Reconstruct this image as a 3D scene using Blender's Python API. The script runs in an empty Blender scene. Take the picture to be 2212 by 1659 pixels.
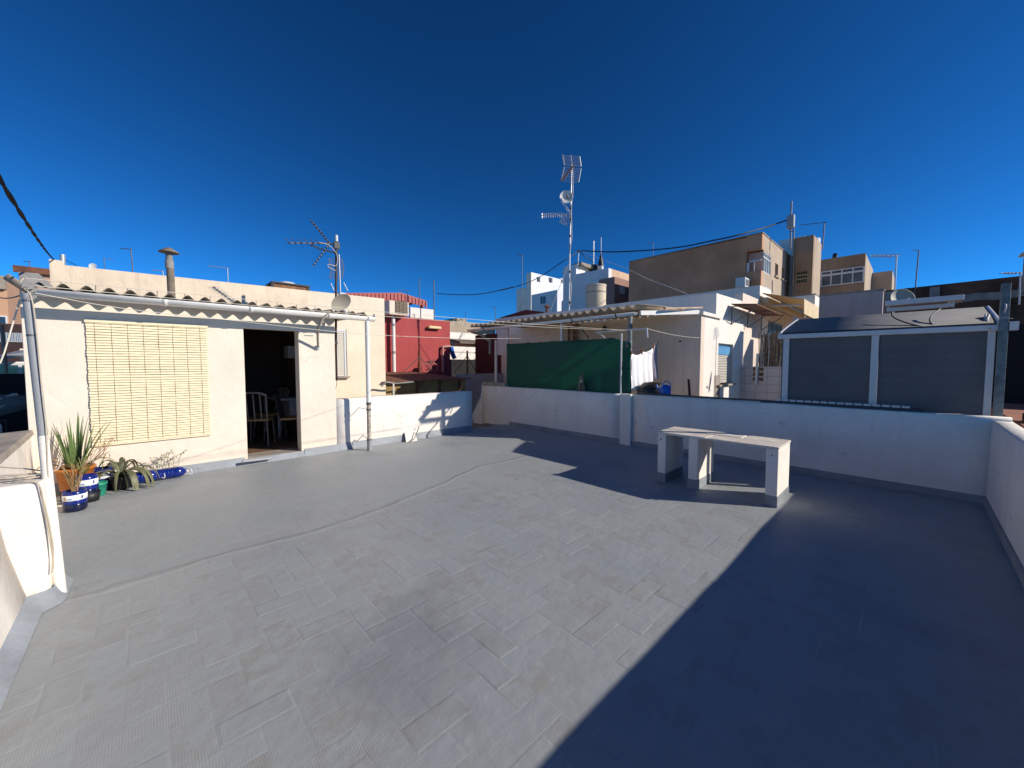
import bpy, bmesh, math, random
from mathutils import Vector, Matrix, noise
random.seed(7)
sc=bpy.context.scene
COL=sc.collection
R_=math.radians
# ------------------------------------------------------------ camera solve
f_=830.;cx_=1106.;cy_=829.5;EYE=1.5
yaw=math.atan2(869,830);pit=math.atan2(43,830)
F=Vector((math.cos(yaw)*math.cos(pit),math.sin(yaw)*math.cos(pit),-math.sin(pit)))
Rt=Vector((math.sin(yaw),-math.cos(yaw),0)); Up=Rt.cross(F)
def ray(x,y): return F+Rt*((x-cx_)/f_)-Up*((y-cy_)/f_)
def PX(x,y,X): r=ray(x,y);t=X/r.x;return Vector((X,r.y*t,EYE+r.z*t))
def PY(x,y,Y): r=ray(x,y);t=Y/r.y;return Vector((r.x*t,Y,EYE+r.z*t))
def PZ(x,y,z=0.): r=ray(x,y);t=(z-EYE)/r.z;return Vector((r.x*t,r.y*t,z))
REG=dict(z1=(0,780,.3737),z2=(0,1300,.5426),z3=(650,820,.4701),z4=(1250,900,.3918),z5=(1600,1000,.3165),z6=(2100,700,.3165),z7=(2200,980,.3165),z8=(2780,850,.3917),a1=(1700,480,.3618),a2=(900,720,.2411),a8=(150,1380,.2396),a7=(0,880,.3737),b6=(1700,850,.226),b7=(2550,660,.2411))
def q(r,x,y):
    a=REG[r];return ((a[0]+x*a[2])/1.5733,(a[1]+y*a[2])/1.5733)
def qx(r,x,y,X): return PX(*q(r,x,y),X)
def qy(r,x,y,Y): return PY(*q(r,x,y),Y)

# ------------------------------------------------------------ materials
def N(nt,t,**k):
    n=nt.nodes.new(t)
    for a,b in k.items():
        if a in n.inputs.keys(): n.inputs[a].default_value=b
        else: setattr(n,a,b)
    return n
def L(nt,a,b): nt.links.new(a,b)
MATS={}
def mat(name,col,rough=.8,var=.08,scale=3.,bump=0.,bscale=80.,metal=0.,streak=0.,streakcol=None,col2=None,mixs=.5,trans=0.,spec=.5,alpha=1.,crack=0.):
    if name in MATS: return MATS[name]
    m=bpy.data.materials.new(name);m.use_nodes=True;nt=m.node_tree;bs=nt.nodes['Principled BSDF']
    bs.inputs['Roughness'].default_value=rough;bs.inputs['Metallic'].default_value=metal
    bs.inputs['Specular IOR Level'].default_value=spec
    if trans: bs.inputs['Transmission Weight'].default_value=trans
    geo=N(nt,'ShaderNodeNewGeometry')
    n1=N(nt,'ShaderNodeTexNoise',Scale=scale,Detail=6.,Roughness=.62);L(nt,geo.outputs['Position'],n1.inputs['Vector'])
    mr=N(nt,'ShaderNodeMapRange');mr.inputs['From Min'].default_value=.3;mr.inputs['From Max'].default_value=.7
    L(nt,n1.outputs['Fac'],mr.inputs['Value'])
    mx=N(nt,'ShaderNodeMix',data_type='RGBA')
    c=Vector(col);d=Vector(col2) if col2 else c*(1-var*2)
    mx.inputs[6].default_value=(*d,1);mx.inputs[7].default_value=(*(c*(1+(0 if col2 else var*.4))),1)
    L(nt,mr.outputs[0],mx.inputs[0]);out=mx.outputs[2]
    if streak:
        mp=N(nt,'ShaderNodeMapping');mp.inputs['Scale'].default_value=(7,7,.5);L(nt,geo.outputs['Position'],mp.inputs['Vector'])
        n2=N(nt,'ShaderNodeTexNoise',Scale=1.3,Detail=5.,Roughness=.7);L(nt,mp.outputs[0],n2.inputs['Vector'])
        m2=N(nt,'ShaderNodeMapRange');m2.inputs['From Min'].default_value=.52;m2.inputs['From Max'].default_value=.78;m2.inputs['To Max'].default_value=streak
        L(nt,n2.outputs['Fac'],m2.inputs['Value'])
        x2=N(nt,'ShaderNodeMix',data_type='RGBA');L(nt,m2.outputs[0],x2.inputs[0]);L(nt,out,x2.inputs[6]);x2.inputs[7].default_value=(*(streakcol or tuple(c*.35)),1)
        out=x2.outputs[2]
    if crack:
        nz=N(nt,'ShaderNodeTexNoise',Scale=2.5,Detail=6.,Roughness=.7);L(nt,geo.outputs['Position'],nz.inputs['Vector'])
        va=N(nt,'ShaderNodeVectorMath',operation='MULTIPLY_ADD');L(nt,nz.outputs['Color'],va.inputs[0]);va.inputs[1].default_value=(.5,.5,.5);L(nt,geo.outputs['Position'],va.inputs[2])
        vo=N(nt,'ShaderNodeTexVoronoi',feature='DISTANCE_TO_EDGE',Scale=.55);L(nt,va.outputs[0],vo.inputs['Vector'])
        m3=N(nt,'ShaderNodeMapRange');m3.inputs['From Min'].default_value=.0005;m3.inputs['From Max'].default_value=.004;m3.inputs['To Min'].default_value=crack;m3.inputs['To Max'].default_value=0.;L(nt,vo.outputs['Distance'],m3.inputs['Value'])
        m4=N(nt,'ShaderNodeMapRange');m4.inputs['From Min'].default_value=.48;m4.inputs['From Max'].default_value=.56;L(nt,n1.outputs['Fac'],m4.inputs['Value'])
        mm=N(nt,'ShaderNodeMath',operation='MULTIPLY');L(nt,m3.outputs[0],mm.inputs[0]);L(nt,m4.outputs[0],mm.inputs[1])
        x3=N(nt,'ShaderNodeMix',data_type='RGBA');L(nt,mm.outputs[0],x3.inputs[0]);L(nt,out,x3.inputs[6]);x3.inputs[7].default_value=(*tuple(c*.3),1)
        out=x3.outputs[2]
        ns=N(nt,'ShaderNodeTexNoise',Scale=5.,Detail=8.,Roughness=.75);L(nt,geo.outputs['Position'],ns.inputs['Vector'])
        m5=N(nt,'ShaderNodeMapRange');m5.inputs['From Min'].default_value=.62;m5.inputs['From Max'].default_value=.72;m5.inputs['To Max'].default_value=.22;L(nt,ns.outputs['Fac'],m5.inputs['Value'])
        x4=N(nt,'ShaderNodeMix',data_type='RGBA');L(nt,m5.outputs[0],x4.inputs[0]);L(nt,out,x4.inputs[6]);x4.inputs[7].default_value=(*tuple(c*.6),1)
        out=x4.outputs[2]
    L(nt,out,bs.inputs['Base Color'])
    if bump:
        n3=N(nt,'ShaderNodeTexNoise',Scale=bscale,Detail=4.);L(nt,geo.outputs['Position'],n3.inputs['Vector'])
        n4=N(nt,'ShaderNodeTexNoise',Scale=bscale*.08,Detail=3.);L(nt,geo.outputs['Position'],n4.inputs['Vector'])
        ad=N(nt,'ShaderNodeMath',operation='ADD');L(nt,n3.outputs['Fac'],ad.inputs[0])
        mu=N(nt,'ShaderNodeMath',operation='MULTIPLY');mu.inputs[1].default_value=4.;L(nt,n4.outputs['Fac'],mu.inputs[0]);L(nt,mu.outputs[0],ad.inputs[1])
        bp=N(nt,'ShaderNodeBump',Strength=bump,Distance=.01);L(nt,ad.outputs[0],bp.inputs['Height']);L(nt,bp.outputs[0],bs.inputs['Normal'])
    m['_out']=1
    MATS[name]=m;return m
def math_(nt,op,a,b=None,c=None):
    n=N(nt,'ShaderNodeMath',operation=op)
    for i,v in enumerate((a,b,c)):
        if v is None: continue
        if isinstance(v,(int,float)): n.inputs[i].default_value=v
        else: L(nt,v,n.inputs[i])
    return n.outputs[0]

white=mat('white_wall_paint',(.84,.785,.71),.85,.06,1.7,.35,60,crack=.6,streak=.22,streakcol=(.5,.44,.36))
cream=mat('cream_wall_paint',(.79,.69,.575),.85,.05,1.5,.3,60,crack=.5,streak=.12,streakcol=(.52,.42,.3))
peach=mat('peach_render',(.80,.66,.50),.9,.10,1.6,.4,50,streak=.5,streakcol=(.34,.24,.17))
peachwall=mat('pale_cream_render',(.78,.68,.53),.9,.07,1.3,.35,50,streak=.25,streakcol=(.5,.38,.22))
pinkish=mat('pink_grey_render',(.80,.67,.57),.9,.10,.9,.5,40,streak=.35,streakcol=(.3,.22,.18))
whiteh=mat('neighbour_white_render',(.82,.765,.69),.9,.06,1.1,.4,40,streak=.3,streakcol=(.4,.34,.3))
brown=mat('shaded_brown_render',(.60,.315,.18),.95,.22,.45,.5,12,streak=.3,streakcol=(.40,.21,.12))  # shaded-side copy of the block's brown, colour set for a face without sun
brownlit=mat('sunlit_brown_render',(.47,.37,.28),.95,.08,.7,.3,20,streak=.4,streakcol=(.26,.18,.12))  # sunlit copy of the brown render, sunlight put into the colour
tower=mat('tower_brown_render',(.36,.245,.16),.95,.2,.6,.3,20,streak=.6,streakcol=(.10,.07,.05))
bluewhite=mat('cold_white_render',(.72,.74,.78),.9,.05,.6,.2,20,streak=.15)
redm=mat('dark_red_render',(.38,.058,.058),.85,.1,1.2,.3,40,streak=.12,streakcol=(.45,.1,.09))
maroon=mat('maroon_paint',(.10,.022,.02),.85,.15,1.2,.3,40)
dark=mat('dark_opening',(.012,.012,.014),.6,.1)
glass=mat('dark_window_glass',(.02,.03,.045),.08,.1,spec=.8)
glassb=mat('pale_window_glass',(.16,.22,.30),.1,.15,2.)
gutterw=mat('white_pvc',(.78,.76,.72),.35,.05,6.,streak=.2,streakcol=(.5,.45,.38))
pvcg=mat('grey_pvc',(.30,.31,.33),.35,.08,5.)
aluf=mat('white_aluminium',(.62,.62,.63),.4,.05,4.)
fibro=mat('fibre_cement',(.33,.28,.23),.9,.15,4.,.4,60,streak=.3)
fibrot=mat('tan_fibre_cement',(.56,.42,.30),.9,.15,4.,.4,60)
galv=mat('galvanised_steel',(.20,.235,.25),.5,.35,9.,metal=.45)
wire=mat('dull_steel',(.16,.16,.17),.5,.2,9.,metal=.5)
alum=mat('antenna_aluminium',(.55,.55,.56),.4,.1,9.,metal=.5)
blk=mat('black_plastic',(.012,.012,.014),.5,.1)
cablew=mat('pale_cable',(.55,.48,.38),.6,.15,9.)
rope=mat('pale_line',(.72,.66,.55),.7,.1,9.)
rust=mat('rusty_sheet',(.21,.085,.05),.9,.3,5.,.5,40)
wood=mat('weathered_wood',(.32,.15,.07),.85,.3,8.,.4,50)
yell=mat('yellow_board',(.36,.24,.09),.9,.25,4.,.3,40)
terra=mat('terracotta_tiles',(.42,.17,.11),.85,.12,3.,.3,50)
bambo=mat('bamboo_slat',(.84,.72,.48),.6,.07,14.,.2,120)
cord=mat('blind_cord',(.36,.28,.14),.8,.1)
concrete=mat('concrete_coping',(.40,.35,.30),.95,.2,6.,.6,40,streak=.3)
stone=mat('bench_slab',(.70,.64,.56),.8,.08,4.,.5,45,col2=(.62,.55,.47),streak=.12)
canvas=mat('cream_canvas',(.66,.52,.32),.8,.08,2.,trans=0.)
white2=mat('white_cloth',(.86,.86,.88),.85,.04,5.,.3,20)
orange=mat('orange_plastic',(.60,.19,.03),.45,.12,6.)
greenp=mat('green_plastic',(.02,.28,.18),.4,.1)
bluep=mat('blue_plastic',(.006,.022,.21),.18,.2,6.)
bluecan=mat('blue_can',(.01,.12,.55),.35,.1)
navyp=mat('navy_plastic',(.006,.010,.045),.2,.2,6.)
label=mat('bottle_label',(.80,.82,.84),.5,.04)
leaf=mat('strap_leaf',(.19,.27,.08),.45,.25,6.,col2=(.08,.14,.045))
leaf2=mat('dull_leaf',(.16,.165,.075),.5,.25,6.,col2=(.06,.065,.035))
dry=mat('dry_stem',(.40,.25,.12),.8,.2,9.)
drygreen=mat('thin_green_stem',(.18,.20,.05),.7,.2,9.)
soil=mat('soil',(.06,.04,.028),.95,.3,30.)
tankm=mat('cream_tank',(.62,.52,.38),.8,.1,1.,streak=.3)
greyblind=mat('grey_slate_fabric',(.135,.14,.15),.85,.1,2.,.15,200,spec=.2)
greycan=mat('grey_canopy_fabric',(.25,.245,.24),.95,.1,2.,.15,200,spec=.05)
redsheet=mat('red_metal_sheet',(.36,.04,.035),.5,.1,3.)
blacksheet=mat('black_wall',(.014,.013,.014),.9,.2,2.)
darkbrown=mat('dark_brown_render',(.13,.07,.045),.95,.35,2.,.8,12)
flash=mat('grey_flashing',(.30,.29,.28),.9,.2,6.,.5,30)
cottm=mat('furniture_wood',(.5,.3,.12),.6,.1)
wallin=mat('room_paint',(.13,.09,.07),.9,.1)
asph=mat('ground_grey',(.40,.34,.27),.95,.3,.3)
roofgrey=mat('roof_tiles_brown',(.20,.15,.12),.95,.3,1.2,.6,12)
shutter=mat('white_shutter',(.66,.62,.54),.5,.05)
bluesh=mat('blue_film',(.13,.30,.55),.3,.1)
greenleaf=mat('far_foliage',(.04,.09,.025),.8,.3,3.)
bandm=mat('grey_blue_band_paint',(.28,.31,.345),.6,.14,3.,.5,30)

def floor_material():
    m=bpy.data.materials.new('grey_waterproof_paint');m.use_nodes=True;nt=m.node_tree;bs=nt.nodes['Principled BSDF']
    geo=N(nt,'ShaderNodeNewGeometry');P=geo.outputs['Position']
    at=N(nt,'ShaderNodeAttribute',attribute_name='wear')
    n1=N(nt,'ShaderNodeTexNoise',Scale=1.1,Detail=5.,Roughness=.6);L(nt,P,n1.inputs['Vector'])
    n2=N(nt,'ShaderNodeTexNoise',Scale=9.,Detail=5.,Roughness=.65);L(nt,P,n2.inputs['Vector'])
    n3=N(nt,'ShaderNodeTexNoise',Scale=.55,Detail=3.);L(nt,P,n3.inputs['Vector'])
    def rng(v,a,b,c=0.,d=1.):
        r=N(nt,'ShaderNodeMapRange',interpolation_type='SMOOTHSTEP');r.inputs[1].default_value=a;r.inputs[2].default_value=b;r.inputs[3].default_value=c;r.inputs[4].default_value=d;L(nt,v,r.inputs[0]);return r.outputs[0]
    def mix(fac,a,b):
        x=N(nt,'ShaderNodeMix',data_type='RGBA')
        L(nt,fac,x.inputs[0])
        for i,v in ((6,a),(7,b)):
            if isinstance(v,tuple): x.inputs[i].default_value=(*v,1)
            else: L(nt,v,x.inputs[i])
        return x.outputs[2]
    c=mix(rng(n1.outputs['Fac'],.35,.65),(.305,.333,.35),(.338,.356,.362))
    c=mix(rng(n3.outputs['Fac'],.5,.7,0,.35),c,(.29,.325,.36))
    tan=math_(nt,'MULTIPLY',rng(n2.outputs['Fac'],.42,.62,0,.8),at.outputs['Fac'])
    c=mix(tan,c,(.285,.278,.258))
    tn=N(nt,'ShaderNodeAttribute',attribute_name='tone');n5=N(nt,'ShaderNodeTexNoise',Scale=3.2,Detail=6.,Roughness=.7);L(nt,P,n5.inputs['Vector'])
    c=mix(math_(nt,'MULTIPLY',tn.outputs['Fac'],rng(n5.outputs['Fac'],.35,.6,.25,1.)),c,(.285,.292,.305))
    c=mix(rng(n5.outputs['Fac'],.55,.75,0.,.35),c,(.35,.37,.40))
    # dusty dark smudges where water stands
    dk=N(nt,'ShaderNodeTexNoise',Scale=.9,Detail=2.);dk.noise_dimensions='3D';
    mp=N(nt,'ShaderNodeMapping');mp.inputs['Location'].default_value=(3.1,7.7,0);L(nt,P,mp.inputs['Vector']);L(nt,mp.outputs[0],dk.inputs['Vector'])
    c=mix(rng(dk.outputs['Fac'],.60,.74,0,.5),c,(.22,.24,.27))
    st=N(nt,'ShaderNodeVectorMath',operation='DISTANCE');nd=N(nt,'ShaderNodeVectorMath',operation='ADD');L(nt,P,nd.inputs[0])
    ns=N(nt,'ShaderNodeTexNoise',Scale=3.,Detail=3.);L(nt,P,ns.inputs['Vector']);L(nt,ns.outputs['Color'],nd.inputs[1]);L(nt,nd.outputs[0],st.inputs[0]);p_=PZ(880,1385);st.inputs[1].default_value=(p_.x+.5,p_.y+.5,.5)
    c=mix(rng(st.outputs['Value'],.10,.62,.5,0.),c,(.17,.185,.21))
    L(nt,c,bs.inputs['Base Color'])
    bs.inputs['Roughness'].default_value=.55;bs.inputs['Specular IOR Level'].default_value=.35
    # relief
    sp=N(nt,'ShaderNodeSeparateXYZ');L(nt,P,sp.inputs[0]);X=sp.outputs[0];Y=sp.outputs[1]
    nr=N(nt,'ShaderNodeTexNoise',Scale=1.6,Detail=3.);L(nt,P,nr.inputs['Vector'])
    y0=math_(nt,'ADD',rng(X,1.2,3.8,3.58,4.22),math_(nt,'MULTIPLY',nr.outputs['Fac'],.22))
    d=math_(nt,'SUBTRACT',Y,y0)
    ridge=math_(nt,'EXPONENT',math_(nt,'MULTIPLY',math_(nt,'MULTIPLY',d,d),-900.))
    step=rng(d,-.03,.02,1.,0.)
    rib=N(nt,'ShaderNodeTexWave',Scale=34.,Distortion=2.2,Detail=1.);rib.inputs['Detail Scale'].default_value=.6;rib.bands_direction='X';L(nt,P,rib.inputs['Vector'])
    mask=math_(nt,'MULTIPLY',rng(X,2.2,1.2),rng(Y,3.1,2.2))
    mask=math_(nt,'MULTIPLY',mask,rng(n1.outputs['Fac'],.38,.55))
    nf=N(nt,'ShaderNodeTexNoise',Scale=170.,Detail=3.);L(nt,P,nf.inputs['Vector'])
    nm=N(nt,'ShaderNodeTexNoise',Scale=14.,Detail=4.);L(nt,P,nm.inputs['Vector'])
    h=math_(nt,'MULTIPLY',ridge,.006)
    h=math_(nt,'ADD',h,math_(nt,'MULTIPLY',step,.003))
    h=math_(nt,'ADD',h,math_(nt,'MULTIPLY',math_(nt,'MULTIPLY',rib.outputs['Fac'],mask),.00045))
    h=math_(nt,'ADD',h,math_(nt,'MULTIPLY',nf.outputs['Fac'],.0008))
    h=math_(nt,'ADD',h,math_(nt,'MULTIPLY',nm.outputs['Fac'],.004))
    bp=N(nt,'ShaderNodeBump',Strength=1.,Distance=1.);L(nt,h,bp.inputs['Height']);L(nt,bp.outputs[0],bs.inputs['Normal'])
    return m

# ------------------------------------------------------------ mesh builder
class MB:
    def __init__(s): s.v=[];s.f=[];s.sm=[]
    def add(s,vs,fs,smooth=False):
        o=len(s.v);s.v+=[tuple(v) for v in vs];s.f+=[tuple(i+o for i in f) for f in fs];s.sm+=[smooth]*len(fs);return s
    def box(s,x0,x1,y0,y1,z0,z1):
        x0,x1=sorted((x0,x1));y0,y1=sorted((y0,y1));z0,z1=sorted((z0,z1))
        vs=[(x,y,z) for x in(x0,x1) for y in(y0,y1) for z in(z0,z1)]
        return s.add(vs,[(0,1,3,2),(4,6,7,5),(0,4,5,1),(2,3,7,6),(0,2,6,4),(1,5,7,3)])
    def beam(s,a,b,w,h,up=(0,0,1)):
        a=Vector(a);b=Vector(b);d=(b-a).normalized();u=Vector(up)
        if abs(d.dot(u))>.98:u=Vector((0,1,0))
        r=d.cross(u).normalized();u=r.cross(d)
        vs=[p+r*(i*w/2)+u*(j*h/2) for p in(a,b) for i,j in((-1,-1),(1,-1),(1,1),(-1,1))]
        return s.add(vs,[(0,1,2,3),(7,6,5,4),(0,4,5,1),(1,5,6,2),(2,6,7,3),(3,7,4,0)])
    def prism(s,pts,ax,t0,t1):
        # pts: 2D polygon in the two other axes
        n=len(pts);vs=[]
        for t in(t0,t1):
            for a,b in pts:
                vs.append((t,a,b) if ax==0 else (a,t,b) if ax==1 else (a,b,t))
        fs=[tuple(range(n)),tuple(range(2*n-1,n-1,-1))]+[(i,i+n,(i+1)%n+n,(i+1)%n) for i in range(n)]
        return s.add(vs,fs)
    def slab(s,pts,thick):
        # 3D quad/polygon extruded by vector thick
        n=len(pts);p=[Vector(a) for a in pts];t=Vector(thick)
        return s.add(p+[a+t for a in p],[tuple(range(n)),tuple(range(2*n-1,n-1,-1))]+[(i,i+n,(i+1)%n+n,(i+1)%n) for i in range(n)])
    def tube(s,pts,r,n=8,smooth=True,caps=True):
        pts=[Vector(p) for p in pts];m=len(pts);rs=r if isinstance(r,(list,tuple)) else [r]*m
        vs=[];pr=None
        for i,p in enumerate(pts):
            d=(pts[min(i+1,m-1)]-pts[max(i-1,0)]).normalized()
            if pr is None:
                u=Vector((0,0,1)) if abs(d.z)<.9 else Vector((1,0,0));pr=d.cross(u).normalized()
            else: pr=(pr-d*pr.dot(d)).normalized()
            w=d.cross(pr)
            for k in range(n):
                a=2*math.pi*k/n;vs.append(p+(pr*math.cos(a)+w*math.sin(a))*rs[i])
        fs=[(i*n+k,i*n+(k+1)%n,(i+1)*n+(k+1)%n,(i+1)*n+k) for i in range(m-1) for k in range(n)]
        s.add(vs,fs,smooth)
        if caps: s.add([v for v in vs[:n]],[tuple(range(n-1,-1,-1))]);s.add(vs[-n:],[tuple(range(n))])
        return s
    def lathe(s,prof,c,n=24,axis=(0,0,1),smooth=True):
        ax=Vector(axis).normalized();u=ax.orthogonal().normalized();w=ax.cross(u);c=Vector(c);vs=[]
        for r,h in prof:
            for k in range(n):
                a=2*math.pi*k/n;vs.append(c+ax*h+(u*math.cos(a)+w*math.sin(a))*r)
        fs=[(i*n+k,i*n+(k+1)%n,(i+1)*n+(k+1)%n,(i+1)*n+k) for i in range(len(prof)-1) for k in range(n)]
        return s.add(vs,fs,smooth)
    def build(s,name,m,parent=None,bevel=0.,seg=2):
        off=Vector((0,0,0));p=parent
        while p is not None: off=off+p.location;p=p.parent
        me=bpy.data.meshes.new(name);me.from_pydata([Vector(v)-off for v in s.v],[],s.f)
        me.materials.append(m)
        for po,sm in zip(me.polygons,s.sm): po.use_smooth=sm
        bm=bmesh.new();bm.from_mesh(me);bmesh.ops.recalc_face_normals(bm,faces=bm.faces)
        bm.to_mesh(me);bm.free()
        o=bpy.data.objects.new(name,me);COL.objects.link(o);o.parent=parent
        if bevel:
            b=o.modifiers.new('bevel','BEVEL');b.width=bevel;b.segments=seg;b.limit_method='ANGLE';b.harden_normals=False
        return o
class Split:
    # same calls as MB, each call kept as its own object when built
    def __init__(s): s.l=[]
    def __getattr__(s,n):
        def f(*a,**k):
            m=MB();getattr(m,n)(*a,**k);s.l.append(m);return s
        return f
    def build(s,name,m,parent=None,bevel=0.,seg=2): return [b.build(name,m,parent,bevel,seg) for b in s.l][-1]
def tag(o,lab,cat,group=None):
    o['label']=lab;o['category']=cat
    if group:o['group']=group
    return o
def thing(name,lab,cat,loc=(0,0,0),group=None):
    o=bpy.data.objects.new(name,None);COL.objects.link(o);o.location=loc;o.empty_display_size=.1
    return tag(o,lab,cat,group)
def struct(o): o['kind']='structure';return o

# ------------------------------------------------------------ ground & floor
g=MB();g.add([(-250,-250,-3.3),(400,-250,-3.3),(400,400,-3.3),(-250,400,-3.3)],[(0,1,2,3)])
struct(g.build('ground',asph))

FX0,FX1,FY0,FY1=-.62,6.48,-.62,6.9
def hgt(x,y): return .006*noise.noise(Vector((x*.7,y*.7,0)))+.0025*noise.noise(Vector((x*2.3,y*2.3,4)))
def make_floor():
    W=.137;vs=[];fs=[];wear=[];tone=[]
    b=MB()
    for i in range(-8,52):
        for j in range(-8,56):
            k=(i-j)%4
            if k==0: x0,y0,x1,y1=i,j,i+2,j+1
            elif k==3: x0,y0,x1,y1=i,j,i+1,j+2
            else: continue
            x0,x1,y0,y1=x0*W+.02,x1*W+.02,y0*W+.03,y1*W+.03
            if x1<FX0 or x0>FX1 or y1<FY0 or y0>FY1: continue
            rg=random.Random(i*971+j*13)
            far=1 if (y0+y1)/2<3.75 else .45
            h=(.0003+.0016*max(0,rg.random()*1.7-.7)**1.2)*far
            tx=(rg.random()-.5)*.007*far;ty=(rg.random()-.5)*.007*far
            e=.007+.013*rg.random()
            o=len(vs)
            xc=(x0+x1)/2;yc=(y0+y1)/2
            for (ax,ay) in((x0,y0),(x1,y0),(x1,y1),(x0,y1)): vs.append((ax,ay,hgt(ax,ay)))
            for (ax,ay) in((x0+e,y0+e),(x1-e,y0+e),(x1-e,y1-e),(x0+e,y1-e)): vs.append((ax,ay,hgt(ax,ay)+h+(ax-xc)*tx+(ay-yc)*ty))
            fs+=[(o+4,o+5,o+6,o+7)]+[(o+a,o+(a+1)%4,o+4+(a+1)%4,o+4+a) for a in range(4)]
            w=max(0,rg.random()*1.7-.75)*(1 if far==1 else .35)
            wear+=[w]*5;tone+=[max(0,rg.random()*1.2-.35)*.6*(1 if far==1 else .5)]*5
    me=bpy.data.meshes.new('terrace_floor');me.from_pydata(vs,[],fs)
    at=me.attributes.new('wear','FLOAT','FACE')
    for i,w in enumerate(wear): at.data[i].value=w
    at=me.attributes.new('tone','FLOAT','FACE')
    for i,w in enumerate(tone): at.data[i].value=w
    me.materials.append(floor_material())
    bm=bmesh.new();bm.from_mesh(me);bmesh.ops.recalc_face_normals(bm,faces=bm.faces)
    bm.to_mesh(me);bm.free()
    o=bpy.data.objects.new('terrace_floor',me);COL.objects.link(o);struct(o)
    return o
fl=make_floor()
for p in fl.data.polygons[:1]:
    if p.normal.z<0: fl.data.flip_normals()

# own building under the terrace
MB().box(-.9,6.6,-.8,6.9,-3.29,-.03).build('terrace_building',whiteh)
tag(bpy.data.objects['terrace_building'],'building below the terrace carrying its grey floor','building')

# ------------------------------------------------------------ terrace walls
def wavy_wall(name,pts_top,thick,lab,cat='wall',m=white):
    pass
WT=.94
t=thing('parapet_wall','long shaded white parapet wall behind the masonry bench','wall',(6.45,3.5,0))
b=MB()
# plan thickness .14, small unevenness along the top
ys=[-.72,-.4,0,.5,1,1.6,2.2,2.9,3.56];
def wallstrip(b,y0,y1,xf,xb,zt,n=14,jit=.006):
    vs=[];fs=[]
    for i in range(n+1):
        y=y0+(y1-y0)*i/n
        j=noise.noise(Vector((y*1.3,2,0)))*jit*2
        vs+=[(xf,y,-.05),(xf-.004+j*.6,y,.12),(xf+j*.8,y,.5),(xf+j*.6,y,zt-.02+j),(xf+.02,y,zt+j),(xb-.015,y,zt+j),(xb,y,zt-.02+j),(xb,y,-.05)]
    for i in range(n):
        for k in range(7): a=i*8+k;fs.append((a,a+1,a+9,a+8))
    fs+=[tuple(range(8)),tuple(range(n*8+7,n*8-1,-1))]
    b.add(vs,fs,True)
wallstrip(b,-.72,3.56,6.45,6.60,WT);wallstrip(b,3.78,7.9,6.45,6.60,WT)
b.build('wall',white,t)
MB().box(6.40,6.60,3.56,3.78,-.05,WT+.005).build('pilaster',white,t,.012)
# sloping stair end of the wall
e=MB();e.prism([(7.9,-.1),(8.30,-.1),(8.34,.18),(7.92,.74),(7.91,.98),(7.9,.98)],0,6.44,6.60);e.build('stair_end',white,t,.012)
MB().box(6.45,6.60,7.02,7.91,WT+.005,1.03).build('wall_cap',concrete,t,.01)
MB().box(6.438,6.449,-.56,3.56,0,.09).box(6.438,6.449,3.78,6.85,0,.09).build('painted_band',bandm,t)
dc=MB();dc.tube([(6.43,7.95,.66),(6.42,8.2,.33),(6.41,8.34,.12)],.022,8);dc.build('stair_rod',pvcg,t)

t=thing('parapet_wall','white parapet at the right edge whose shadow crosses the floor','wall',(3,-.6,0))
b=MB();n=20;vs=[];fs=[]
for i in range(n+1):
    x=-.75+(6.60+.75)*i/n;j=noise.noise(Vector((x*1.1,9,0)))*.012
    vs+=[(x,-.58,-.05),(x,-.575,.12),(x,-.58+j*.6,.5),(x,-.585+j*.6,.885+j),(x,-.61,.905+j),(x,-.72,.905+j),(x,-.74,.885),(x,-.74,-.05)]
for i in range(n):
    for k in range(7): a=i*8+k;fs.append((a,a+1,a+9,a+8))
fs+=[tuple(range(8)),tuple(range(n*8+7,n*8-1,-1))]
b.add(vs,fs,True);b.build('wall',white,t)
MB().box(-.6,6.45,-.576,-.560,0,.09).build('painted_band',bandm,t)

t=thing('parapet_wall','low sunlit white wall at the near left with a square pier','wall',(-.6,2,0))
b=MB()
vs=[];fs=[];n=12
for i in range(n+1):
    y=-.6+4.27*i/n
    vs+=[(-.56,y,-.05),(-.57,y,.1),(-.63,y,.4),(-.67,y,.74),(-.69,y,.78),(-.9,y,.79),(-.92,y,-.05)]
for i in range(n):
    for k in range(6): a=i*7+k;fs.append((a,a+1,a+8,a+7))
fs+=[tuple(range(7)),tuple(range(n*7+6,n*7-1,-1))]
b.add(vs,fs,True);b.build('wall',white,t)
b=MB();b.prism([(-1.0,3.665),(-.50,3.685),(-.478,3.71),(-.47,4.0),(-1.0,4.05)],2,-.05,.775);b.build('pier',white,t,.02,3)
tp=[(-.575,-.56),(-.575,1.5),(-.575,3.655),(-.53,3.668),(-.495,3.68),(-.468,3.71),(-.465,4.0)];bt=[(-.505,-.56),(-.51,1.5),(-.50,3.57),(-.475,3.60),(-.435,3.63),(-.415,3.69),(-.41,4.0)]
b=MB();vs=[]
for (a,c_),(d,e_) in zip(tp,bt): vs+=[(a,c_,.095),(a*.45+d*.55,c_*.45+e_*.55,.032),(d,e_,.004)]
b.add(vs,[(k*3+m,k*3+m+1,k*3+m+4,k*3+m+3) for k in range(6) for m in(0,1)],True);o_=b.build('painted_cove',bandm,t)
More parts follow.
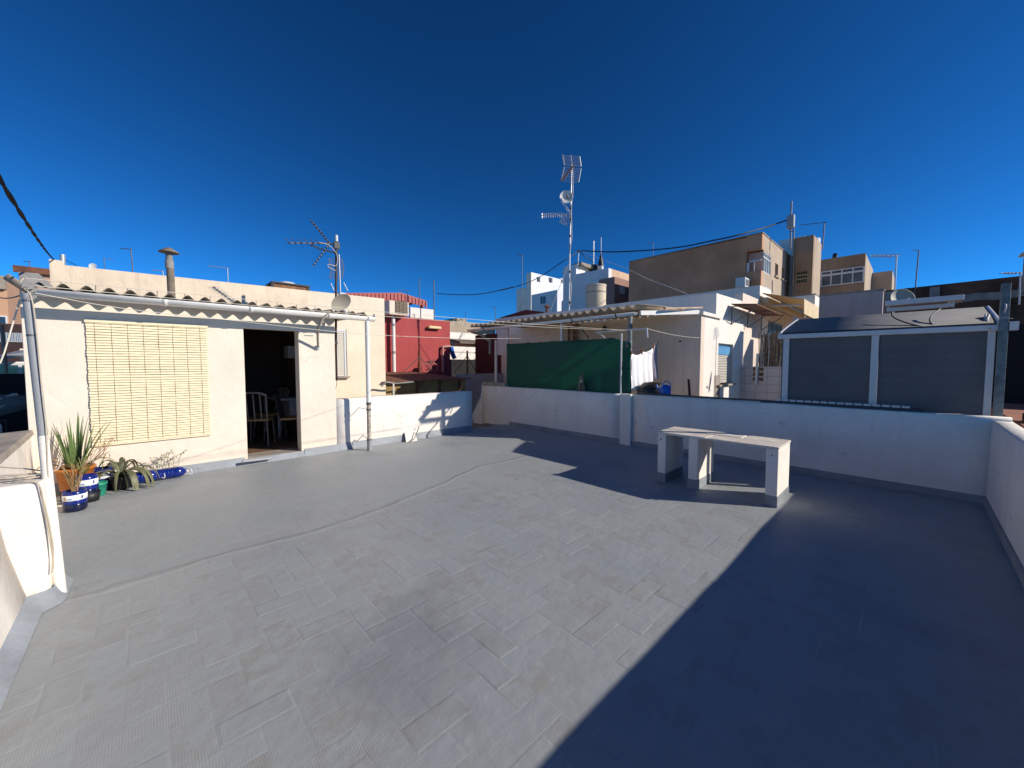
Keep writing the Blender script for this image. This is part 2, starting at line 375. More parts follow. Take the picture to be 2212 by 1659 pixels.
# low outer parapet beyond the pier up to the house
t=thing('parapet_wall','rough coped low wall running from pier to house corner','wall',(-.95,5.4,0))
b=MB();b.add([(-.84,4.1,-.2),(-.95,6.85,-.2),(-1.2,6.85,-.2),(-1.05,4.1,-.2),(-.84,4.1,.70),(-.95,6.85,.70),(-1.2,6.85,.70),(-1.05,4.1,.70)],[(0,1,5,4),(1,2,6,5),(2,3,7,6),(3,0,4,7),(4,5,6,7),(0,3,2,1)]);b.build('wall',whiteh,t)
b=MB();b.add([(-.82,4.1,.70),(-.93,6.85,.70),(-1.3,6.85,.70),(-1.12,4.1,.70),(-.83,4.1,.76),(-.94,6.85,.76),(-1.3,6.85,.74),(-1.12,4.1,.74)],[(0,1,5,4),(1,2,6,5),(2,3,7,6),(3,0,4,7),(4,5,6,7),(0,3,2,1)]);b.build('coping',concrete,t,.01)

# parapet continuing the facade
t=thing('parapet_wall','sunlit low white wall right of the downpipe, striped by shadows','wall',(3.9,6.95,0))
b=MB();vs=[];fs=[];n=12
for i in range(n+1):
    x=2.36+(5.30-2.36)*i/n;j=noise.noise(Vector((x*1.4,5,0)))*.012
    vs+=[(x,6.85,-.05),(x,6.846,.13),(x,6.85+j*.5,.5),(x,6.85,.875+j),(x,6.87,.895+j),(x,7.0,.9+j),(x,7.02,.88),(x,7.02,-.05)]
for i in range(n):
    for k in range(7): a=i*8+k;fs.append((a,a+1,a+9,a+8))
fs+=[tuple(range(8)),tuple(range(n*8+7,n*8-1,-1))]
b.add(vs,fs,True);b.build('wall',white,t)
b=MB()
b.slab([(2.36,6.81,0),(5.28,6.81,0),(5.28,6.845,.125),(2.36,6.845,.125)],(0,.003,0));b.build('painted_band',bandm,t)
# back nook wall between the parapets
tag(MB().box(5.32,6.44,8.4,8.55,-3.2,.62).build('stairwell_wall',whiteh),'grey shaded wall filling the gap by the stair end','wall')

# ------------------------------------------------------------ house
H=thing('house','cream rooftop house with open doorway and bamboo blind','house',(.8,7,0))
b=MB()
# front wall with doorway x 1.07..1.80, z .09..2.03 ; thickness .22
XL,XR=-.97,2.36
b.box(XL,1.07,6.85,7.07,-.05,2.34);b.box(1.80,XR,6.85,7.07,-.05,2.34);b.box(1.07,1.80,6.85,7.07,2.035,2.34)
b.build('front_wall',cream,H,.006)
MB().box(1.07,1.80,6.85,7.25,-.05,.085).build('threshold',concrete,H,.01)
MB().box(-.97,2.36,6.842,6.8495,2.03,2.125).build('lintel_band',cream,H)
b=Split();b.box(XL,-.86,7.071,8.6,-.3,2.30).box(2.26,XR,7.071,8.6,-.05,2.30);b.build('side_wall',cream,H)
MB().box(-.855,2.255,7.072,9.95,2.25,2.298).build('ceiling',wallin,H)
# band along the facade
b=MB()
for x0,x1 in((-.95,1.03),(1.84,2.36)): b.slab([(x0,6.80,0),(x1,6.80,0),(x1,6.845,.115),(x0,6.845,.115)],(0,.003,0))
b.slab([(1.03,6.80,0),(1.84,6.80,0),(1.84,6.845,.085),(1.03,6.845,.085)],(0,.003,0))
b.build('painted_band',bandm,H)
# upper wall behind, Y=7.3
UW=8.6
b=MB();xr=PY(831,700,UW).x;zr0=PY(829,645,UW).z;xs=2.45
p0=PY(*q('z1',445,268),UW);p1=PY(*q('z1',560,283),UW);p2=PY(*q('z1',582,322),UW);p3_=PY(*q('z1',590,324),UW)
za_=p3_.z+(zr0-p3_.z)*(xs-p3_.x)/(xr-p3_.x)
b.prism([(xs,-3.2),(xr,-3.2),(xr,zr0),(xs,za_)],1,UW,UW+.2);b.build('right_wall',peachwall,H)
b=MB();b.prism([(p0.x,2.2),(xs,2.2),(xs,za_),(p3_.x,p3_.z),(p2.x,p2.z),(p1.x,p1.z),(p0.x,p0.z)],1,UW,UW+.2);b.build('upper_parapet',peach,H)
MB().box(p0.x+.02,xr-.21,UW+.205,11.5,2.30,2.42).build('roof',concrete,H)
b=Split();b.box(p0.x,xr-.01,11.5,11.65,-3.2,2.9).box(xr-.2,xr-.01,UW+.201,11.5,-3.2,2.9).box(p0.x,p0.x+.2,UW+.201,11.5,-3.2,2.9);b.build('outer_wall',peachwall,H)
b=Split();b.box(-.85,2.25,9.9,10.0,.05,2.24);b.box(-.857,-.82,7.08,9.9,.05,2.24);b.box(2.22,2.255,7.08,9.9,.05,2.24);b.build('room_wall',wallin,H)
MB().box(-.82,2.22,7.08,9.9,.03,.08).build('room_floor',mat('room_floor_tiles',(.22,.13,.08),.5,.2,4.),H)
wa=PY(719,712,UW);wb=PY(745,712,UW);wz=PY(745,812,UW).z;wt=wb.z
fw=MB();fw.box(wa.x-.05,wa.x-.02,UW-.04,UW,wz,wt).box(wb.x-.035,wb.x,UW-.04,UW,wz,wt).box(wa.x-.02,wb.x-.035,UW-.04,UW,wt-.05,wt)
fw=fw.build('window',aluf,H)
s_=MB()
for k in range(22): z=wz+(wt-.05-wz)*k/22;s_.box(wa.x-.02,wb.x-.038,UW-.028,UW-.006,z,z+(wt-.05-wz)/22-.010)
s_.build('shutter_slats',shutter,fw)
MB().box(wb.x+.002,wb.x+.03,UW-.012,UW-.001,wz,wt).build('frame_edge',wire,fw)
MB().box(wa.x-.08,wb.x+.06,UW-.09,UW,wz-.04,wz-.003).build('sill',concrete,fw)
# timber gap under right wall corrugation
# bamboo blind (hangs in front of the window)
t=thing('bamboo_blind','slatted bamboo roll blind covering the house window','blind',(.08,6.84,2.0))
b=MB();n=46;z0,z1=.52,2.02
for k in range(n):
    z=z0+(z1-z0)*k/n;dz=(z1-z0)/n
    xo=(random.random()-.5)*.008;yo=.003*math.sin(k*.7);vs=[];m_=12
    for i in range(m_+1):
        x=-.49+xo+1.135*i/m_;w=.004*noise.noise(Vector((x*4,z*5,0)))+.0015*noise.noise(Vector((x*9,k*3.1,0)))
        for (yy,zz) in((6.824,z),(6.830,z+dz-.0065),(6.834,z+dz-.0065),(6.828,z)): vs.append((x,yy+yo+w*.6,zz+w))
    fs=[(i*4+a,i*4+(a+1)%4,i*4+4+(a+1)%4,i*4+4+a) for i in range(m_) for a in range(4)]+[(0,1,2,3),(m_*4+3,m_*4+2,m_*4+1,m_*4)]
    b.add(vs,fs)
MB().box(-.48,.635,6.8385,6.841,z0,z1).build('backing',mat('blind_backing',(.22,.15,.07),.9,.1),t)
b.build('slats',bambo,t)
b=Split()
for k in range(8):
    x=-.42+k*.141;b.tube([(x,6.822,z0+.01),(x+.004,6.824,1.2),(x,6.822,z1)],.0017,5)
b.build('cord',cord,t)
MB().box(-.50,.655,6.815,6.838,2.0,2.035).build('head_rail',bambo,t)
MB().box(-.492,.648,6.823,6.84,z0-.022,z0-.002).build('bottom_rail',bambo,t)

# corrugated eave sheet
def corr(x0,x1,ys,zs,pitch,amp,along='x',thick=.007,wob=0.):
    n=int((x1-x0)/pitch*12);vs=[];fs=[]
    for i in range(n+1):
        x=x0+(x1-x0)*i/n;w=amp*math.cos(2*math.pi*(x-x0)/pitch)
        for (y,z) in zip(ys,zs):
            wz=wob*noise.noise(Vector((x,y,1)))
            for d in(0,thick):
                vs.append((x,y,z+w+d+wz) if along=='x' else (y,x,z+w+d+wz))
    m=len(ys)*2
    for i in range(n):
        for k in range(len(ys)-1):
            a=i*m+k*2;c=a+m;fs+=[(a,c,c+2,a+2),(a+1,a+3,c+3,c+1)]
        a=i*m;c=a+m;fs+=[(a,a+1,c+1,c)];a=i*m+m-2;c=a+m;fs+=[(a,c,c+1,a+1)]
    fs+=[tuple([0]+[2*k+0 for k in range(1,len(ys))]+[2*k+1 for k in range(len(ys)-1,-1,-1)]),tuple([n*m+2*k for k in range(len(ys))]+[n*m+2*k+1 for k in range(len(ys)-1,-1,-1)])]
    b=MB();b.add(vs,fs,True);return b
t=thing('corrugated_eave','corrugated fibre cement eave sheets over the doorway','roof',(1,6.9,2.3))
corr(-.80,2.83,(6.56,7.2,8.58),(2.350,2.372,2.42),.177,.034,wob=.01).build('sheet',fibro,t)
b=Split()
for k in range(14):
    x=-.65+k*.265;b.tube([(x,6.66,2.33),(x+.004,6.66,2.42)],.004,5)
b.build('roof_bolt',wire,t)
MB().box(-.78,2.75,6.80,6.845,2.30,2.34).build('batten',concrete,t)
# ragged metal ridge piece at the left corner
b=MB();P3=[qy('a7',165,125,6.7),qy('a7',350,140,6.9),qy('a7',500,275,6.65),qy('a7',290,250,6.5),qy('a7',180,250,6.5)]
b.slab(P3,(0.0,.01,.012));t2=tag(b.build('roof_flashing',flash),'crumpled grey flashing sheet on the left roof corner','flashing')
# gutter
def halfpipe(b,a,c,r,n=10,th=.006):
    a=Vector(a);c=Vector(c);d=(c-a).normalized();s=d.cross(Vector((0,0,1))).normalized();u=s.cross(d)
    vs=[]
    for p in(a,c):
        for rr in(r,r-th):
            for k in range(n+1):
                an=math.pi*k/n;vs.append(p+s*math.cos(an)*rr-u*math.sin(an)*rr)
    m=n+1;fs=[]
    for k in range(n): fs+=[(k,k+1,2*m+k+1,2*m+k),(m+k,3*m+k,3*m+k+1,m+k+1),(k,m+k,m+k+1,k+1),(2*m+k,2*m+k+1,3*m+k+1,3*m+k)]
    fs+=[(0,2*m,3*m,m),(n,m+n,3*m+n,2*m+n)]
    b.add(vs,fs,True)
t=thing('roof_gutter','white half round gutter along the house eave','gutter',(1,6.5,2.27))
gL=PY(*q('z1',295,570),6.5);gR=PY(*q('z3',1330,588),6.5)
gl=Vector((gL.x,6.5,gL.z+.035));gr=Vector((2.90,6.5,2.305))
b=MB();halfpipe(b,gl,gr,.072);b.build('channel',gutterw,t)
for u in(.28,.52,.80,.97):
    b=MB();c=gl.lerp(gr,u);d=(gr-gl).normalized()*.02;halfpipe(b,c-d,c+d,.078);b.build('joint_collar',gutterw,t)
b=MB();e0=qy('a7',95,160,6.5);e1=gl+Vector((-.01,0,.01));halfpipe(b,e0+Vector((0,0,.02)),e1,.07);b.build('broken_end',fibro,t)
b=MB();b.lathe([(.0,0),(.062,0),(.062,.012),(0,.012)],gr,12,(1,0,0));b.build('end_cap',gutterw,t)

# right downpipe
t=thing('downpipe','white downpipe with peeling lower half right of the doorway','downpipe',(2.80,6.52,0))
pt=PY(793,700,6.5);pb=PZ(793,973)
MB().tube([(pt.x,6.5,2.26),(pt.x,6.5,1.95),(pt.x,6.5,.80)],.038,14).build('upper_pipe',gutterw,t)
peel=mat('peeling_white_paint',(.62,.55,.46),.7,.1,24.,col2=(.22,.18,.15))
MB().tube([(pt.x,6.5,.81),(pt.x,6.5,.16)],.035,14).build('lower_pipe',peel,t)
MB().tube([(pt.x,6.5,.2),(pt.x,6.5,.0)],.040,14).build('pipe_foot',pvcg,t)
b=Split();b.tube([(pt.x,6.5,.80),(pt.x,6.5,.84)],.044,14).tube([(pt.x,6.54,.74),(pt.x-.02,6.7,.72),(pt.x-.03,6.85,.72)],.006,6).tube([(pt.x,6.5,.70),(pt.x,6.5,.73)],.043,14).tube([(pt.x,6.5,.18),(pt.x,6.5,.2)],.044,14).tube([(pt.x,6.54,.19),(pt.x-.03,6.7,.24),(pt.x-.08,6.84,.12)],.006,6)
b.build('pipe_clamp',wire,t)
# washing line post at the pier
t=thing('washing_line_post','grey steel post with white painted foot rising from the pier','post',(-.44,3.79,0))
PYp=3.79
A=PY(58,634,PYp);B=PY(96,1010,PYp);Bz=PZ(124,1290)
gz_=lambda z:A.lerp(Vector((-.447,3.775,0)),(A.z-z)/A.z)
zs=PY(*q('z2',245,335),PYp).z
MB().tube([gz_(A.z),gz_(1.4),gz_(zs)],.0215,16).build('grey_section',pvcg,t)
MB().tube([gz_(zs+.002),gz_(.5),gz_(0)],[.0235,.026,.028],16).build('painted_section',white,t)
b=Split()
for z in(PY(*q('a7',240,685),PYp).z,PY(*q('a7',230,370),PYp).z): b.tube([gz_(z),gz_(z-.012)],.0228,16)
b.build('collar',wire,t)
b=MB();rr=random.Random(3)
for k in range(16):
    c=gz_(A.z)+Vector((rr.uniform(-.03,.02),rr.uniform(-.03,.01),rr.uniform(-.05,.04)));b.slab([c,c+Vector((.025,.0,.01)),c+Vector((.03,.005,.03)),c+Vector((.0,.005,.026))],(rr.uniform(-.006,.006),.006,0))
b.build('torn_wrapping',flash,t)

# cables near left pipe
def sag(a,b_,s,n=14):
    a=Vector(a);b_=Vector(b_);return [a.lerp(b_,i/n)+Vector((0,0,-s*4*(i/n)*(1-i/n))) for i in range(n+1)]
def pol(pts,n=6):
    pts=[Vector(p) for p in pts];out=[]
    for i in range(len(pts)-1):
        p0=pts[max(i-1,0)];p1=pts[i];p2=pts[i+1];p3=pts[min(i+2,len(pts)-1)]
        for k in range(n):
            t_=k/n;out.append(.5*((2*p1)+(p2-p0)*t_+(2*p0-5*p1+4*p2-p3)*t_*t_+(3*p1-p0-3*p2+p3)*t_**3))
    out.append(pts[-1]);return out
b=MB();b.tube(pol([qy('a7',215,175,3.80),qy('a7',185,230,3.78),qy('a7',270,320,3.77),qy('a7',310,480,3.76),qy('a7',345,820,3.76),qy('a7',390,1280,3.76),qy('a7',420,1560,3.76),PY(104,1030,3.76),Vector((-.46,3.78,.80))]),.0042,6)
tag(b.build('cable',cablew),'pale cable hanging beside the grey washing line post','cable')
b=MB();b.tube(pol([(-.7,3.9,.79),(-.58,3.72,.80),(-.50,3.675,.775),(-.487,3.672,.70),(-.475,3.68,.55),(-.465,3.69,.40),(-.458,3.69,.27),(-.466,3.69,.20)]),.0042,6)
b.tube(pol([(-.7,3.95,.79),(-.57,3.75,.80),(-.495,3.67,.77),(-.48,3.672,.66),(-.462,3.685,.48),(-.456,3.69,.32),(-.466,3.685,.19)]),.0042,6)
tag(b.build('cable',cablew),'twin cable ends dangling down the sunlit pier','cable')
b=MB()
for k in range(7):
    r0=random.Random(k)
    b.tube(pol([(-1.02,3.72+r0.uniform(0,.2),.785+.003*k),(-.8,3.76+r0.uniform(-.05,.2),.79+.005*k),(-.62,3.78+r0.uniform(-.04,.12),.79+.004*k),(-.47,3.82+r0.uniform(-.02,.05),.79),(-.455,3.8,.80+.004*k)]),.0035,6)
b.tube(pol([(-.9,3.9,.80),(-.75,3.95,.86),(-.6,3.9,.84),(-.45,3.88,.80),(-.43,3.95,.88)]),.004,6)
tag(b.build('cable_bundle',cablew),'bundle of loose pale cables lying on top of the pier','cable bundle')
# washing lines from the house corner to the pole
pa=Vector((6.55,4.55,1.97));
la=PY(55,601,3.8);lb=PY(62,616,3.79);lc=PY(70,632,3.79)
tA=qx('z5',1345,403,6.52);tB=qx('z5',1900,378,6.52);tA.z=tB.z=(tA.z+tB.z)/2
tag(MB().tube(sag(la,tA.lerp(tB,.62),.03,24),.0024,5).build('washing_line',rope),'highest pale washing line from the grey post to the white pole','washing line','washing lines')
tag(MB().tube(sag(lb,tA.lerp(tB,.6)-Vector((0,0,.0)),.05,24),.0024,5).build('washing_line',rope),'washing line just beneath the highest one','washing line','washing lines')
tag(MB().tube(pol([lc,PY(250,664,3.84),PY(445,686,3.88),PY(858,726,4.05),PX(1112,731,5.6),qx('z5',1245,428,6.5)],8),.0026,5).build('washing_line',rope),'lowest sagging washing line, crossing the doorway top','washing line','washing lines')
tag(MB().tube(sag(tB,qx('z6',872,1416,8.38),.03,10),.004,5).build('washing_line',rope),'short washing line from the pole to the pink wall','washing line','washing lines')
t=thing('washing_line_pole','white T shaped washing line pole standing on the parapet','pole',(6.52,3.9,.94))
pp=qx('z5',1618,420,6.52);
MB().tube([(6.52,pp.y,.93),(6.52,pp.y-.0,pp.z)],.017,10).build('post',aluf,t)
MB().tube([tA,tB],.014,8).build('arm',aluf,t)
b=Split();b.tube([qx('z5',1348,403,6.52),qx('z5',1440,468,6.52)],.012,6);b.tube([qx('z5',1892,372,6.5),qx('z5',1898,465,6.5)],.013,6).tube([qx('z5',1880,385,6.5),qx('z5',1882,440,6.5)],.012,6);b.build('hook',aluf,t)
b=MB();b.tube([(6.50,pp.y,.94),(6.50,pp.y-2.3,.945)],.010,6);b.build('base_rail',rope,t)

# curved lamp arm on the facade
t=thing('wall_bracket','curved white bracket arm between gutter and facade','bracket',(1.95,6.7,2.1))
a0=qy('z3',1000,500,6.44);a1=qy('z3',935,590,6.46);a2=qy('z3',915,660,6.60);a3=qy('z3',912,765,6.84)
MB().tube(pol([a0,a1,a2,Vector((a3.x,6.80,a3.z))]),.018,8).build('arm',fibro,t)
MB().box(a3.x-.02,a3.x+.035,6.80,6.85,a3.z-.03,a3.z+.03).build('wall_plate',aluf,t,.004)
b=MB();b.tube([qy('z3',885,640,6.7),qy('z3',905,670,6.8)],.006,5);b.build('stay',wire,t)

# chimney on the house
t=thing('chimney_pipe','tall fibre cement flue with conical cap on the house roof','chimney',(PY(*q('z1',1560,640),7.08).x,7.08,2.4))
c=PY(*q('z1',1545,400),7.08);zb=2.40;k0=PY(*q('z1',1540,160),7.08);k1=PY(*q('z1',1540,215),7.08);z340=PY(*q('z1',1540,340),7.08).z;z280=PY(*q('z1',1540,280),7.08).z
cxx=PY(*q('z1',1560,600),7.08).x;ctx=c.x
flm=mat('flue_brown',(.24,.195,.15),.9,.2,6.,.5,50,streak=.3)
MB().tube([(cxx,7.08,zb),(ctx+.005,7.08,z340)],.042,18).build('flue',flm,t)
MB().tube([(ctx,7.08,z340-.02),(ctx,7.08,z280)],.047,18).build('collar',flash,t)
MB().tube([(ctx,7.08,z280-.01),(ctx,7.08,k1.z+.01)],.038,18).build('flue_top',flash,t)
MB().lathe([(.110,0),(.113,.006),(.035,.062),(.0,.075)],(ctx,7.08,k1.z+.004),24).lathe([(.0,-.0),(.110,0)],(ctx,7.08,k1.z+.003),24).build('conical_cap',flm,t)

# wooden box on the roof
t=thing('wooden_box','dark framed wooden box showing above the roof parapet','box',(2.7,9.3,2.42))
c0=qy('a2',90,975,9.1);c1=qy('a2',630,1020,9.1)
MB().box(c0.x+.03,c1.x-.02,9.1,9.6,2.42,c0.z-.03).build('side_panel',wood,t,.005)
b=MB();b.box(c0.x,c1.x,9.07,9.63,c0.z-.03,c0.z).box(c0.x,c0.x+.05,9.08,9.13,2.42,c0.z-.03).box(c1.x-.05,c1.x,9.08,9.13,2.42,c0.z-.03);b.build('frame',blk,t)
MB().lathe([(.17,0),(.15,.03),(.08,.05),(0,.055)],((c0.x*.55+c1.x*.45),9.25,c0.z),18).build('dome',aluf,t)

# ---- antennas
def yagi(parent,a,b_,n,ln,el=None,r=.006,m=alum,em=alum,taper=.6):
    a=Vector(a);b_=Vector(b_);d=(b_-a).normalized()
    MB().tube([a,b_],r,6).build('boom',m,parent)
    el=Vector(el) if el else d.cross(Vector((0,0,1))).normalized()
    e=MB()
    for i in range(n):
        u=(i+.5)/n;c=a.lerp(b_,u);l=ln*(1-(1-taper)*u);e.tube([c-el*l/2,c+el*l/2],r*.55,5)
    e.build('element_rods',em,parent)
AY=6.98
t=thing('roof_antenna','triple boom television antenna on a mast by the doorway','antenna',(PY(727,820,AY).x,AY,1.2))
mt=PY(*q('a2',1008,335),AY);mb=PY(727,822,AY)
MB().tube([(mb.x,AY,mb.z),(mb.x,AY,1.75),(mt.x,AY,mt.z)],.019,10).build('mast',mat('brown_steel',(.06,.035,.025),.6,.2,9.),t)
MB().tube([(mt.x,AY,mt.z-.10),(mt.x,AY,mt.z+.005)],.026,10).build('mast_tip',aluf,t)
hub=qy('a2',915,445,AY)
MB().box(mt.x-.045,mt.x+.045,AY-.03,AY+.03,mt.z-.22,mt.z-.12).tube([(mt.x,AY,hub.z),hub],.014,8).build('clamp',blk,t)
for i,(ex,ey,m_) in enumerate(((650,120,alum),(345,437,alum),(680,765,alum))):
    end=qy('a2',ex,ey,AY-.05)
    MB().tube([hub,end],.008,6).build('boom',flm,t)
    b=MB();d=(end-hub)
    for k in range(8 if i!=1 else 6):
        c=hub+d*((k+.7)/8.2 if i!=1 else (k+2)/7.0)
        b.lathe([(0,-.016),(.014,-.016),(.014,.016),(0,.016)],c,6,(0,1,0));b.tube([c+Vector((-.10,-.10,.06))*.6,c+Vector((.07,.10,-.05))*.6],.0022,4)
        if i==1: b.tube([c,c+Vector((-.05,0,.06))],.006,5)
    b.build('directors',blk,t)
b=MB();b.tube(pol([qy('a2',640,450,AY-.03),qy('a2',740,510,AY-.03),qy('a2',800,530,AY-.02),qy('a2',985,575,AY-.02)]),.010,6)
for k in range(8):
    c=qy('a2',660,475,AY).lerp(qy('a2',980,580,AY),k/7);b.lathe([(0,-.012),(.013,-.012),(.013,.012),(0,.012)],c,6,(0,1,0))
b.build('lower_boom',blk,t)
MB().tube(pol([qy('a2',760,430,AY-.06),qy('a2',900,470,AY-.06),qy('a2',1010,590,AY-.04),qy('a2',1020,700,AY-.03),qy('a2',1000,760,AY-.03),qy('a2',900,740,AY-.05),qy('a2',900,780,AY-.05),qy('a2',1000,830,AY-.03)]),.006,6).build('coax_cable',cablew,t)
# grid antenna further back
t=thing('grid_antenna','thin grid reflector antenna behind the triple boom mast','antenna',(3.1,9.0,2.45))
GY=9.0
gp=lambda x,y,dy=0:qy('a2',x,y,GY+dy)
MB().tube([(gp(1065,1120).x,GY,2.42),gp(1065,1120),gp(1045,600)],.016,8).build('mast',alum,t)
b=MB()
for (xa,ya,xb,yb) in((900,655,935,790),(935,790,915,945),(1080,655,1112,800),(1112,800,1090,945)): b.tube([gp(xa,ya),gp(xb,yb)],.010,5)
for k in range(14):
    u=k/13;xl=900+35*(1-abs(2*u-1));xr_=1080+32*(1-abs(2*u-1));y=655+290*u;b.tube([gp(xl,y),gp(xr_,y)],.0045,4)
b.build('reflector_grid',wire,t)
b=Split();b.tube([gp(930,1005),gp(975,1110)],.012,5).tube([gp(1110,995),gp(1170,1115)],.012,5);b.build('side_rod',alum,t)
# satellite dish
def dish(name,lab,c,axis,rx,m=aluf,n=28,arm=True,cat='satellite dish'):
    t=thing(name,lab,cat,c);ax=Vector(axis).normalized();prof=[(rx*math.sin(a)*1.0,rx*.22*(math.sin(a)**2)) for a in [i/8*math.pi/2 for i in range(9)]]
    b=MB();b.lathe(prof+[(rx*1.03,rx*.22),(rx*1.02,rx*.20)]+[(r*1.0,h-.006) for r,h in reversed(prof[:-1])],c,n,ax);b.build('reflector',m,t)
    if arm:
        l=Vector(c)+ax*rx*.9-Vector((0,0,rx*.5));MB().tube([Vector(c)-Vector((0,0,rx*.95)),l],.008,6).build('arm',wire,t)
        MB().tube([l-ax*.03,l+ax*.04],.022,8).build('receiver_head',aluf,t)
    return t
c=qy('a2',1062,1262,6.62)
d=dish('satellite_dish','grey white satellite dish fixed low on the mast above the gutter',c,(.25,-.75,-.62),.165,mat('dish_grey',(.40,.37,.31),.6,.08,5.))
MB().box(c.x-.01,c.x+.10,6.60,6.70,c.z+.09,c.z+.15).build('housing',aluf,d,.02)
MB().tube([(c.x,6.66,c.z),(mb.x,AY,c.z+.02)],.012,6).build('mount',wire,d)
b=MB();b.tube([qy('z3',1030,735,AY-.02),qy('z3',1058,735,AY-.02)],.012,6).tube([qy('z3',1050,1000,7.3),qy('z3',1052,1030,7.3),qy('z3',1042,1075,7.35)],.005,5)
tag(b.build('mast_bracket',wire),'small steel bracket and wire beside the half hidden window','bracket')

# ------------------------------------------------------------ inside the doorway
def chair(x,y,rz,lab,m=mat('chair_paint',(.30,.26,.22),.5,.1),seat=cottm):
    t=thing('chair',lab,'chair',(x,y,.08));
    M=Matrix.Translation((x,y,.08))@Matrix.Rotation(rz,4,'Z')
    T=lambda *p:M@Vector(p)
    b=MB();b.slab([T(-.2,-.2,.44),T(.2,-.2,.44),T(.2,.2,.44),T(-.2,.2,.44)],(0,0,.03));b.build('seat',seat,t)
    for sx,sy in((-1,-1),(1,-1),(-1,1),(1,1)):
        MB().tube([T(.17*sx,.17*sy,.44),T(.19*sx,.21*sy,0)],.013,6).build('leg',m,t)
    b=MB()
    for sx in(-1,1): b.tube([T(.18*sx,.19,.44),T(.19*sx,.27,.88)],.014,6)
    b.tube(pol([T(-.2,.27,.88),T(-.1,.29,.93),T(.1,.29,.93),T(.2,.27,.88)]),.02,6)
    for k in(-.1,0,.1): b.tube([T(k,.20,.48),T(k,.28,.9)],.012,5)
    b.build('backrest',m,t);return t
chair(1.42,7.95,2.7,'chair nearest the doorway seen in the dim room')
chair(1.72,8.6,-1.3,'chair drawn up to the table inside the doorway')
chair(1.93,7.72,1.2,'dark legged stool like chair at the right of the room',blk)
t=thing('table','white topped table in the dim room behind the doorway','table',(2.0,8.7,.08))
MB().box(1.78,2.21,8.3,9.5,.80,.835).build('tabletop',aluf,t,.005)
for x in(1.82,2.17):
    for y in(8.35,9.45): MB().box(x-.02,x+.02,y-.02,y+.02,.08,.80).build('leg',aluf,t)
MB().box(2.02,2.14,8.4,9.4,.45,.799).build('apron',aluf,t)
k0_=qy('z3',697,755,8.6);k1_=qy('z3',697,845,8.6)
tag(MB().box(k0_.x,2.215,8.6,8.9,k1_.z,k0_.z).build('wall_cabinet',aluf,None,.01),'pale box hung high inside the dim room','cabinet')
tag(MB().tube([qy('z3',370,1592,6.72),qy('z3',575,1568,6.76)],.022,10).build('pipe_stub',pvcg),'short grey pipe lying at the foot of the doorstep','pipe')

# ------------------------------------------------------------ bench
t=thing('masonry_bench','white masonry bench with slab top and three pier legs','bench',(4.98,1.58,0))
for y0,y1 in((.94,1.05),(1.74,1.85),(2.13,2.235)):
    lg=MB();lg.box(4.715,5.25,y0,y1,0,.612);lg=lg.build('leg',white,t,.010,3)
    bb=MB();bb.box(4.711,5.254,y0-.004,y1+.004,0,.118);bb.build('painted_foot',bandm,lg,.004)
b=MB();b.box(4.70,4.972,1.655,2.245,.614,.642);b.build('top_slab',stone,t,.006)
b=MB();b.box(4.70,4.978,.935,1.650,.614,.640);b.build('top_slab',stone,t,.006)
b=MB();b.box(4.982,5.265,1.36,2.245,.615,.646);b.build('top_slab',stone,t,.006)
b=MB();b.box(4.984,5.265,.935,1.355,.614,.640);b.build('top_slab',stone,t,.006)
b=Split()
for y in(.99,2.18): b.tube([(4.70,y,.545),(4.675,y,.55),(4.665,y,.56)],.006,6)
b.build('iron_hook',wire,t)

# small leaning plate by the parapet, as in the corner with the shadows
t=thing('broken_drain_cover','broken white drain plate leaning against the sunlit parapet','drain cover',(PZ(*q('z4',390,1520)).x,6.7,0))
pc=PZ(*q('z4',385,1530));x=pc.x;y=6.70
b=MB();b.slab([(x-.13,y,0),(x+.10,y-.02,0),(x+.09,y+.10,.19),(x-.10,y+.11,.17)],(0,.012,0));b.build('plate',white,t)
b=MB();b.tube(pol([(x-.09,y-.06,.01),(x+.02,y-.04,.06),(x+.10,y,.16),(x+.2,y+.08,.26)]),.009,6);b.build('bent_rod',wire,t)

# ------------------------------------------------------------ potted plants
def pot(name,lab,c,r0,r1,h,m,mr=None,n=26):
    t=thing(name,lab,'plant pot',c)
    MB().lathe([(0,0),(r0*.9,0),(r0,.012),(r1*.96,h-.03),(r1*1.04,h-.028),(r1*1.04,h),(r1*.95,h),(r1*.93,h-.03),(0,h-.035)],c,n).build('pot',m,t)
    MB().lathe([(0,0),(r1*.92,0)],(c[0],c[1],h-.028+c[2]),n).build('soil',soil,t)
    return t
def blade(b,base,dirv,length,w,droop,n=9,twist=0.):
    base=Vector(base);d=Vector(dirv).normalized();p=base.copy();L_=length/n
    vs=[];side0=d.cross(Vector((0,0,1)))
    if side0.length<.05: side0=Vector((1,0,0))
    side0.normalize()
    for i in range(n+1):
        u=i/n;ww=w*(.55+.9*u if u<.35 else (1-u)**.8*1.25)*.5+.0008
        s_=side0.copy();nrm=d.cross(s_).normalized()
        s_=s_*math.cos(twist*u)+nrm*math.sin(twist*u)
        vs+=[p-s_*ww,p+nrm*ww*.35*-1,p+s_*ww]
        p=p+d*L_;d=(d+Vector((0,0,-droop*L_*(1+2*u)))).normalized()
        if p.z<.012: p.z=.012;d.z=max(d.z,0)
    fs=[]
    for i in range(n): a=i*3;fs+=[(a,a+1,a+4,a+3),(a+1,a+2,a+5,a+4)]
    b.add(vs,fs,True)
rg=random.Random(11)
pz=lambda x,y,z=0:PZ(*q('a8',x,y),z)
